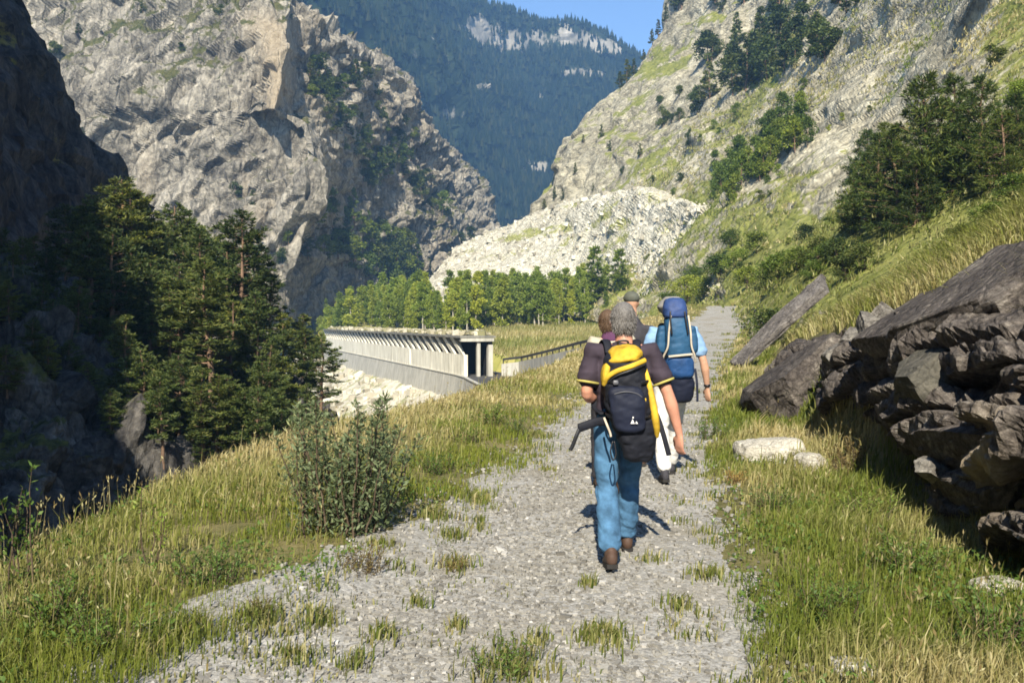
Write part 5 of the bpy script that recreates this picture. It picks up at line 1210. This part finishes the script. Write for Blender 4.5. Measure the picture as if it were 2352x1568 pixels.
    if hat:
        h = MB(); ball(h, hd + (0, -.004, .062), (.090, .108, .076)); etube(h, [hd + (0, 0, .040), hd + (0, 0, .070)], [.092, .092], [.110, .110])
        if hat == 'cap': etube(h, [hd + (0, .09, .05), hd + (0, .15, .043), hd + (0, .18, .035)], [.07, .062, .045], [.010, .008, .006], front=(0, 0, 1))
        else: etube(h, [hd + (0, 0, .038), hd + (0, 0, .052)], [.155, .15], [.17, .165])
        link('cap' if hat == 'cap' else 'hat', fuse('hat', h, .008, 4), mats['hat'], root)
    return root

def rounded_bag(mb, rows, k=32, p=3.2):
    """rows of (z, cx, cy, half width, half depth)"""
    n = len(rows); a = np.arange(k) * 2 * PI / k; V = []
    for (z, cx, cy, hw, hd) in rows:
        c, s = np.cos(a), np.sin(a); r = (np.abs(c) ** p + np.abs(s) ** p) ** (-1 / p); V.append(np.stack([cx + c * r * hw, cy + s * r * hd, 0 * a + z], -1))
    V = np.array(V); i = np.arange(n - 1)[:, None] * k; j = np.arange(k)[None]
    Fq = np.stack([i + j, i + (j + 1) % k, i + k + (j + 1) % k, i + k + j], -1).reshape(-1, 4)
    c0 = [rows[0][1], rows[0][2], rows[0][0]]; c1 = [rows[-1][1], rows[-1][2], rows[-1][0]]
    Vv = np.concatenate([V.reshape(-1, 3), [c0, c1]]); mb.add(Vv, Fq); b = mb.n - len(Vv)
    mb.F[3].append(np.array([[(q + 1) % k, q, n * k] for q in range(k)] + [[(n - 1) * k + q, (n - 1) * k + (q + 1) % k, n * k + 1] for q in range(k)]) + b)
def smooth_rows(rows, n): return [tuple(r) for r in catmull(np.array(rows, float), n)]
def strip(name, pts, width, thick, mat, parent, nrm=(0, -1, 0)):
    """webbing strap"""
    pts = catmull(np.array(pts, float), max(6, len(pts) * 5)); m = MB(); etube(m, pts, width / 2, thick / 2, front=nrm, k=10); return link(name, m.mesh(name, True), mat, parent)
bagfold = lambda a: (lambda c: a * fbm(c * (7, 7, 12), 3, 23) + a * .6 * fbm(c * (18, 18, 26), 2, 25))

# ---------------------------------------------------------------- hiker in jeans, nearest the camera
P1 = np.array((.727, 6.1, 0)); P1[2] = float(H(np.array([P1[0]]), np.array([P1[1]]))[0]) + .012
person('person', P1, dict(head=(.02, .02, 1.60), neck=(.025, -.005, 1.47), chest=(.01, -.01, 1.29), pelvis=(.0, 0, .98), hair=True, hem=.93, sleeve=.60, curl=.42,
    shL=(-.185, 0, 1.40), elL=(-.235, -.03, 1.095), wrL=(-.10, .20, 1.10), handL=(.5, .6, .35), thumbL=(0, .3, 1),
    shR=(.205, 0, 1.40), elR=(.322, -.045, 1.095), wrR=(.392, -.01, .855), handR=(.02, .06, -1), thumbR=(-.6, .8, 0),
    hipL=(-.088, 0, .93), knL=(-.092, .02, .50), anL=(-.088, -.21, .115), pitchL=-.18, hipR=(.088, 0, .93), knR=(.085, .20, .51), anR=(.078, .30, .105), pitchR=.06),
    dict(skin=M['skin'], shirt=M['tee'], trim=M['tee_trim'], trousers=M['denim'], boot=M['brown_leather'], hair=M['grey_hair']),
    'grey-haired hiker in plum t-shirt and blue jeans walking away, nearest of all', .009)
pk = empty('backpack', P1); tag(pk, 'black hiking pack with yellow top, worn by the hiker in jeans', 'backpack')
m = MB(); rounded_bag(m, smooth_rows([(.70, .095, -.22, .05, .05), (.735, .095, -.22, .095, .085), (.82, .085, -.225, .118, .105), (.95, .055, -.23, .140, .118), (1.08, .02, -.235, .150, .125), (1.22, -.002, -.235, .142, .125), (1.34, -.004, -.23, .132, .118), (1.40, -.002, -.22, .112, .10), (1.425, 0, -.21, .06, .06)], 26))
link('bag', fuse('bag', m, .008, 3, bagfold(.016)), M['black_nylon'], pk)
m = MB(); rounded_bag(m, smooth_rows([(1.355, -.02, -.245, .100, .105), (1.375, -.01, -.245, .118, .118), (1.41, .0, -.235, .112, .110), (1.445, .0, -.215, .085, .08), (1.455, 0, -.20, .035, .035)], 14))
lid = link('lid', fuse('lid', m, .008, 3, bagfold(.016)), M['yellow_nylon'], pk); lid.rotation_euler = (0, T(-7), 0); lid.location = (.172, 0, .005)
strip('yellow_trim', [(.118, -.335, 1.36), (.03, -.365, 1.325), (-.07, -.362, 1.29), (-.125, -.345, 1.25), (-.142, -.315, 1.20)], .032, .018, M['yellow_nylon'], pk)
strip('front_strap', [(.118, -.345, 1.335), (.03, -.375, 1.30), (-.07, -.372, 1.262), (-.12, -.352, 1.22)], .014, .012, M['black_plastic'], pk)
m = MB(); rounded_bag(m, smooth_rows([(.90, .02, -.345, .03, .02), (.93, .02, -.35, .095, .035), (1.05, .005, -.355, .112, .042), (1.17, -.01, -.355, .108, .04), (1.20, -.01, -.35, .05, .02)], 14)); link('front_pocket', fuse('front_pocket', m, .008, 3, bagfold(.007)), M['navy_nylon'], pk)
m = MB(); m.add([(.0, -.003, .0), (.026, -.003, 0), (.013, -.003, .03), (.030, -.003, .0), (.047, -.003, .0), (.036, -.003, .018)], np.array([[0, 1, 2], [3, 4, 5]])); m.add([(.012, -.003, .034), (.02, -.003, .034), (.02, -.003, .044), (.012, -.003, .044)], np.array([[0, 1, 2, 3]])); link('logo', m.mesh('logo'), M['print'], pk, (.015, -.402, .965))
m = MB(); rounded_bag(m, smooth_rows([(.86, .200, -.25, .014, .04), (.93, .192, -.25, .026, .085), (1.03, .176, -.255, .030, .092), (1.13, .158, -.255, .028, .085), (1.24, .138, -.25, .020, .07), (1.31, .125, -.25, .012, .03)], 16)); link('side_panel', fuse('side_panel', m, .006, 2), M['yellow_nylon'], pk)
m = MB(); rounded_bag(m, smooth_rows([(1.19, -.138, -.27, .010, .03), (1.23, -.136, -.275, .022, .07), (1.30, -.125, -.27, .026, .075), (1.36, -.105, -.26, .016, .04)], 12)); link('side_panel', fuse('side_panel', m, .006, 2), M['yellow_nylon'], pk)
m = MB(); rounded_bag(m, smooth_rows([(1.065, .10, -.345, .018, .012), (1.075, .10, -.345, .024, .016), (1.115, .10, -.345, .024, .016), (1.125, .10, -.345, .018, .012)], 8)); link('zip_pull', fuse('zip_pull', m, .005, 1), M['yellow_nylon'], pk)
strip('hip_belt', [(-.10, -.14, .955), (-.18, -.17, .95), (-.245, -.19, .93), (-.292, -.20, .915)], .058, .022, M['black_nylon'], pk)
strip('belt_webbing', [(-.285, -.20, .92), (-.312, -.21, .86), (-.335, -.21, .80), (-.350, -.21, .775)], .026, .008, M['black_plastic'], pk)
strip('belt_webbing', [(.205, -.14, 1.03), (.235, -.16, .95), (.262, -.17, .86), (.295, -.17, .735)], .034, .010, M['black_nylon'], pk)
strip('compression_strap', [(-.138, -.28, .99), (-.125, -.33, .95), (-.105, -.33, .90), (-.10, -.33, .875)], .014, .006, M['webbing'], pk)
strip('cord_loop', [(-.085, -.30, .84), (-.10, -.31, .78), (-.085, -.315, .725), (-.065, -.31, .76), (-.075, -.30, .84)], .010, .008, M['black_plastic'], pk)
strip('haul_loop', [(-.03, -.13, 1.44), (-.03, -.14, 1.475), (.03, -.14, 1.475), (.03, -.13, 1.44)], .014, .006, M['black_plastic'], pk)
for zz_, xx_ in ((1.24, .0), (1.02, .02)):
    strip('compression_strap', [(xx_ - .135, -.20, zz_), (xx_ - .140, -.29, zz_ - .01), (xx_ - .115, -.345, zz_ - .015), (xx_ - .08, -.372, zz_ - .02)], .018, .006, M['black_plastic'], pk)
    strip('compression_strap', [(xx_ + .145, -.20, zz_), (xx_ + .150, -.29, zz_ - .01), (xx_ + .125, -.345, zz_ - .015), (xx_ + .09, -.372, zz_ - .02)], .018, .006, M['black_plastic'], pk)
    bk = MB(); rounded_bag(bk, smooth_rows([(zz_ - .034, xx_ - .075, -.378, .014, .006), (zz_ - .02, xx_ - .075, -.380, .018, .009), (zz_ - .004, xx_ - .075, -.378, .014, .006)], 6)); link('buckle', bk.mesh('buckle', True), M['grey_plastic'], pk)
strip('zip_line', [(-.085, -.392, 1.15), (-.02, -.402, 1.165), (.05, -.398, 1.155), (.09, -.388, 1.13)], .006, .004, M['grey_plastic'], pk)
for sg in (-1, 1): strip('shoulder_strap', [(sg * .09, -.135, 1.40), (sg * .10, -.06, 1.475), (sg * .115, .04, 1.46), (sg * .13, .115, 1.36), (sg * .14, .12, 1.2), (sg * .165, .02, 1.04), (sg * .13, -.13, 1.0)], .055, .016, M['black_nylon'], pk, (0, 0, 1))

# ---------------------------------------------------------------- hiker with the blue pack
P2 = np.array((1.624, 9.2, 0)); P2[2] = float(H(np.array([P2[0]]), np.array([P2[1]]))[0]) + .012
person('person', P2, dict(head=(.0, .03, 1.71), neck=(0, 0, 1.575), chest=(0, -.01, 1.38), pelvis=(-.02, 0, 1.02), hat='brim', hem=.95, sleeve=.62, k=1.03, curl=.35,
    shL=(-.20, 0, 1.485), elL=(-.27, -.05, 1.17), wrL=(-.24, .12, .97), handL=(.0, .3, -.9), thumbL=(.6, .8, 0),
    shR=(.215, 0, 1.485), elR=(.312, -.05, 1.17), wrR=(.355, .02, .935), handR=(.03, .1, -1), thumbR=(-.6, .8, 0),
    hipL=(-.10, 0, .96), knL=(-.11, .03, .52), anL=(-.11, -.17, .11), pitchL=-.15, hipR=(.07, 0, .96), knR=(.06, .22, .54), anR=(.05, .40, .105)),
    dict(skin=M['skin2'], shirt=M['light_blue'], trousers=M['white_cotton'], boot=M['charcoal'], hat=M['grey_felt']),
    'hiker in light blue shirt, grey hat and off-white trousers carrying the big blue pack', .012)
wt = MB(); c = np.array((.352, .012, .955)); etube(wt, [c + (0, 0, -.012), c + (-.001, 0, .012)], [.034, .035], [.031, .032], round_=False)
w_ = link('wristwatch', wt.mesh('wristwatch', True), M['black_plastic'], None, P2); tag(w_, 'black wristwatch on the right wrist of the blue-pack hiker', 'watch')
pk = empty('backpack', P2); tag(pk, 'tall blue trekking pack with violet lid, worn by the hiker in light blue shirt', 'backpack')
def bagpart(name, rows, mat, n=14, w=.008, parent=None, vx=.01):
    m = MB(); rounded_bag(m, smooth_rows(rows, n)); return link(name, fuse(name, m, vx, 3, bagfold(w)), mat, parent or pk)
bagpart('bag', [(1.22, .012, -.26, .06, .06), (1.25, .012, -.26, .125, .115), (1.40, .008, -.265, .135, .125), (1.55, .0, -.26, .125, .12), (1.66, -.01, -.25, .105, .10), (1.68, -.01, -.25, .06, .06)], M['blue_nylon2'])
bagpart('lid', [(1.63, -.025, -.26, .08, .08), (1.655, -.025, -.265, .112, .118), (1.74, -.025, -.255, .115, .115), (1.815, -.025, -.235, .09, .09), (1.83, -.025, -.23, .04, .04)], M['violet_nylon'])
bagpart('lower_compartment', [(1.03, .03, -.25, .06, .06), (1.07, .028, -.255, .125, .115), (1.16, .02, -.26, .135, .125), (1.245, .015, -.26, .13, .118), (1.26, .015, -.26, .06, .06)], M['blue_nylon'])
bagpart('rolled_jacket', [(.80, .055, -.20, .05, .05), (.83, .055, -.205, .10, .085), (.95, .05, -.22, .122, .105), (1.05, .04, -.23, .12, .105), (1.08, .04, -.23, .06, .06)], M['navy_nylon'])
for sg in (-1, 1):
    bagpart('side_pocket', [(1.28, sg * .15, -.22, .02, .03), (1.31, sg * .155, -.22, .045, .07), (1.42, sg * .155, -.22, .05, .075), (1.54, sg * .145, -.22, .04, .06), (1.56, sg * .14, -.22, .02, .03)], M['blue_nylon2'])
    strip('compression_strap', [(sg * .085, -.385, 1.66), (sg * .105, -.395, 1.5), (sg * .115, -.395, 1.36), (sg * .15, -.37, 1.27), (sg * .165, -.33, 1.2)], .018, .008, M['webbing'], pk)
    strip('shoulder_strap', [(sg * .09, -.15, 1.50), (sg * .10, -.06, 1.575), (sg * .115, .04, 1.56), (sg * .13, .125, 1.44), (sg * .14, .13, 1.28), (sg * .17, .02, 1.12), (sg * .13, -.15, 1.1)], .055, .016, M['black_nylon'], pk, (0, 0, 1))
    strip('lid_strap', [(sg * .07 - .02, -.385, 1.70), (sg * .075 - .015, -.40, 1.60), (sg * .078, -.405, 1.48)], .016, .008, M['black_plastic'], pk)
strip('reflective_band', [(-.105, -.385, 1.262), (.01, -.405, 1.275), (.125, -.385, 1.285)], .022, .008, M['webbing'], pk)
strip('hanging_strap', [(.17, -.28, 1.14), (.185, -.30, 1.0), (.19, -.30, .82)], .024, .008, M['navy_nylon'], pk)

# ---------------------------------------------------------------- two hikers mostly hidden ahead
P3 = np.array((1.35, 10.25, 0)); P3[2] = float(H(np.array([P3[0]]), np.array([P3[1]]))[0]) + .012
std = dict(shL=(-.20, 0, 1.51), elL=(-.25, -.04, 1.21), wrL=(-.22, .14, 1.02), handL=(.0, .4, -.9), thumbL=(.6, .8, 0), shR=(.20, 0, 1.51), elR=(.25, -.04, 1.21), wrR=(.22, .14, 1.02), handR=(.0, .4, -.9), thumbR=(-.6, .8, 0),
    hipL=(-.085, 0, .96), knL=(-.09, .16, .53), anL=(-.09, .26, .105), hipR=(.085, 0, .96), knR=(.09, .03, .51), anR=(.088, -.18, .115), pitchR=-.15)
person('person', P3, dict(std, head=(0, .03, 1.82), neck=(0, 0, 1.675), chest=(0, 0, 1.44), pelvis=(0, 0, 1.03), hat='cap'), dict(skin=M['skin2'], shirt=M['charcoal'], trousers=M['charcoal'], boot=M['brown_leather'], hat=M['olive']),
    'tall hiker in grey-green cap, only the head showing above the hikers behind', .017)
P4 = np.array((.925, 8.6, 0)); P4[2] = float(H(np.array([P4[0]]), np.array([P4[1]]))[0]) + .012
j4 = {k: ((v[0], v[1], v[2] * .945) if hasattr(v, '__len__') else v) for k, v in std.items()}
j4.update({k: std[k] for k in ('handL', 'thumbL', 'handR', 'thumbR')}); j4['shL'] = (-.155, 0, 1.42); j4['elL'] = (-.17, .02, 1.14); j4['wrL'] = (-.08, .2, 1.0); j4['anL'] = (-.085, .2, .105); j4['anR'] = (.085, -.15, .115)
person('person', P4, dict(j4, head=(-.02, .03, 1.595), neck=(0, 0, 1.455), chest=(0, 0, 1.29), pelvis=(0, 0, .97), hair=True), dict(skin=M['skin'], shirt=M['cream'], trousers=M['charcoal'], boot=M['brown_leather'], hair=M['brown_hair']),
    'brown-haired hiker in cream shirt, half hidden in front of the grey-haired one', .017)
sc_ = MB(); c = P4 + np.array((0, 0, 1.44)); etube(sc_, [c, c + (0, .0, .03), c + (0, .005, .055)], [.085, .080, .074], [.082, .078, .074]); so = link('neckerchief', fuse('neckerchief', sc_, .008, 3), M['plum']); tag(so, 'plum neckerchief round the neck of the half hidden hiker', 'neckerchief')
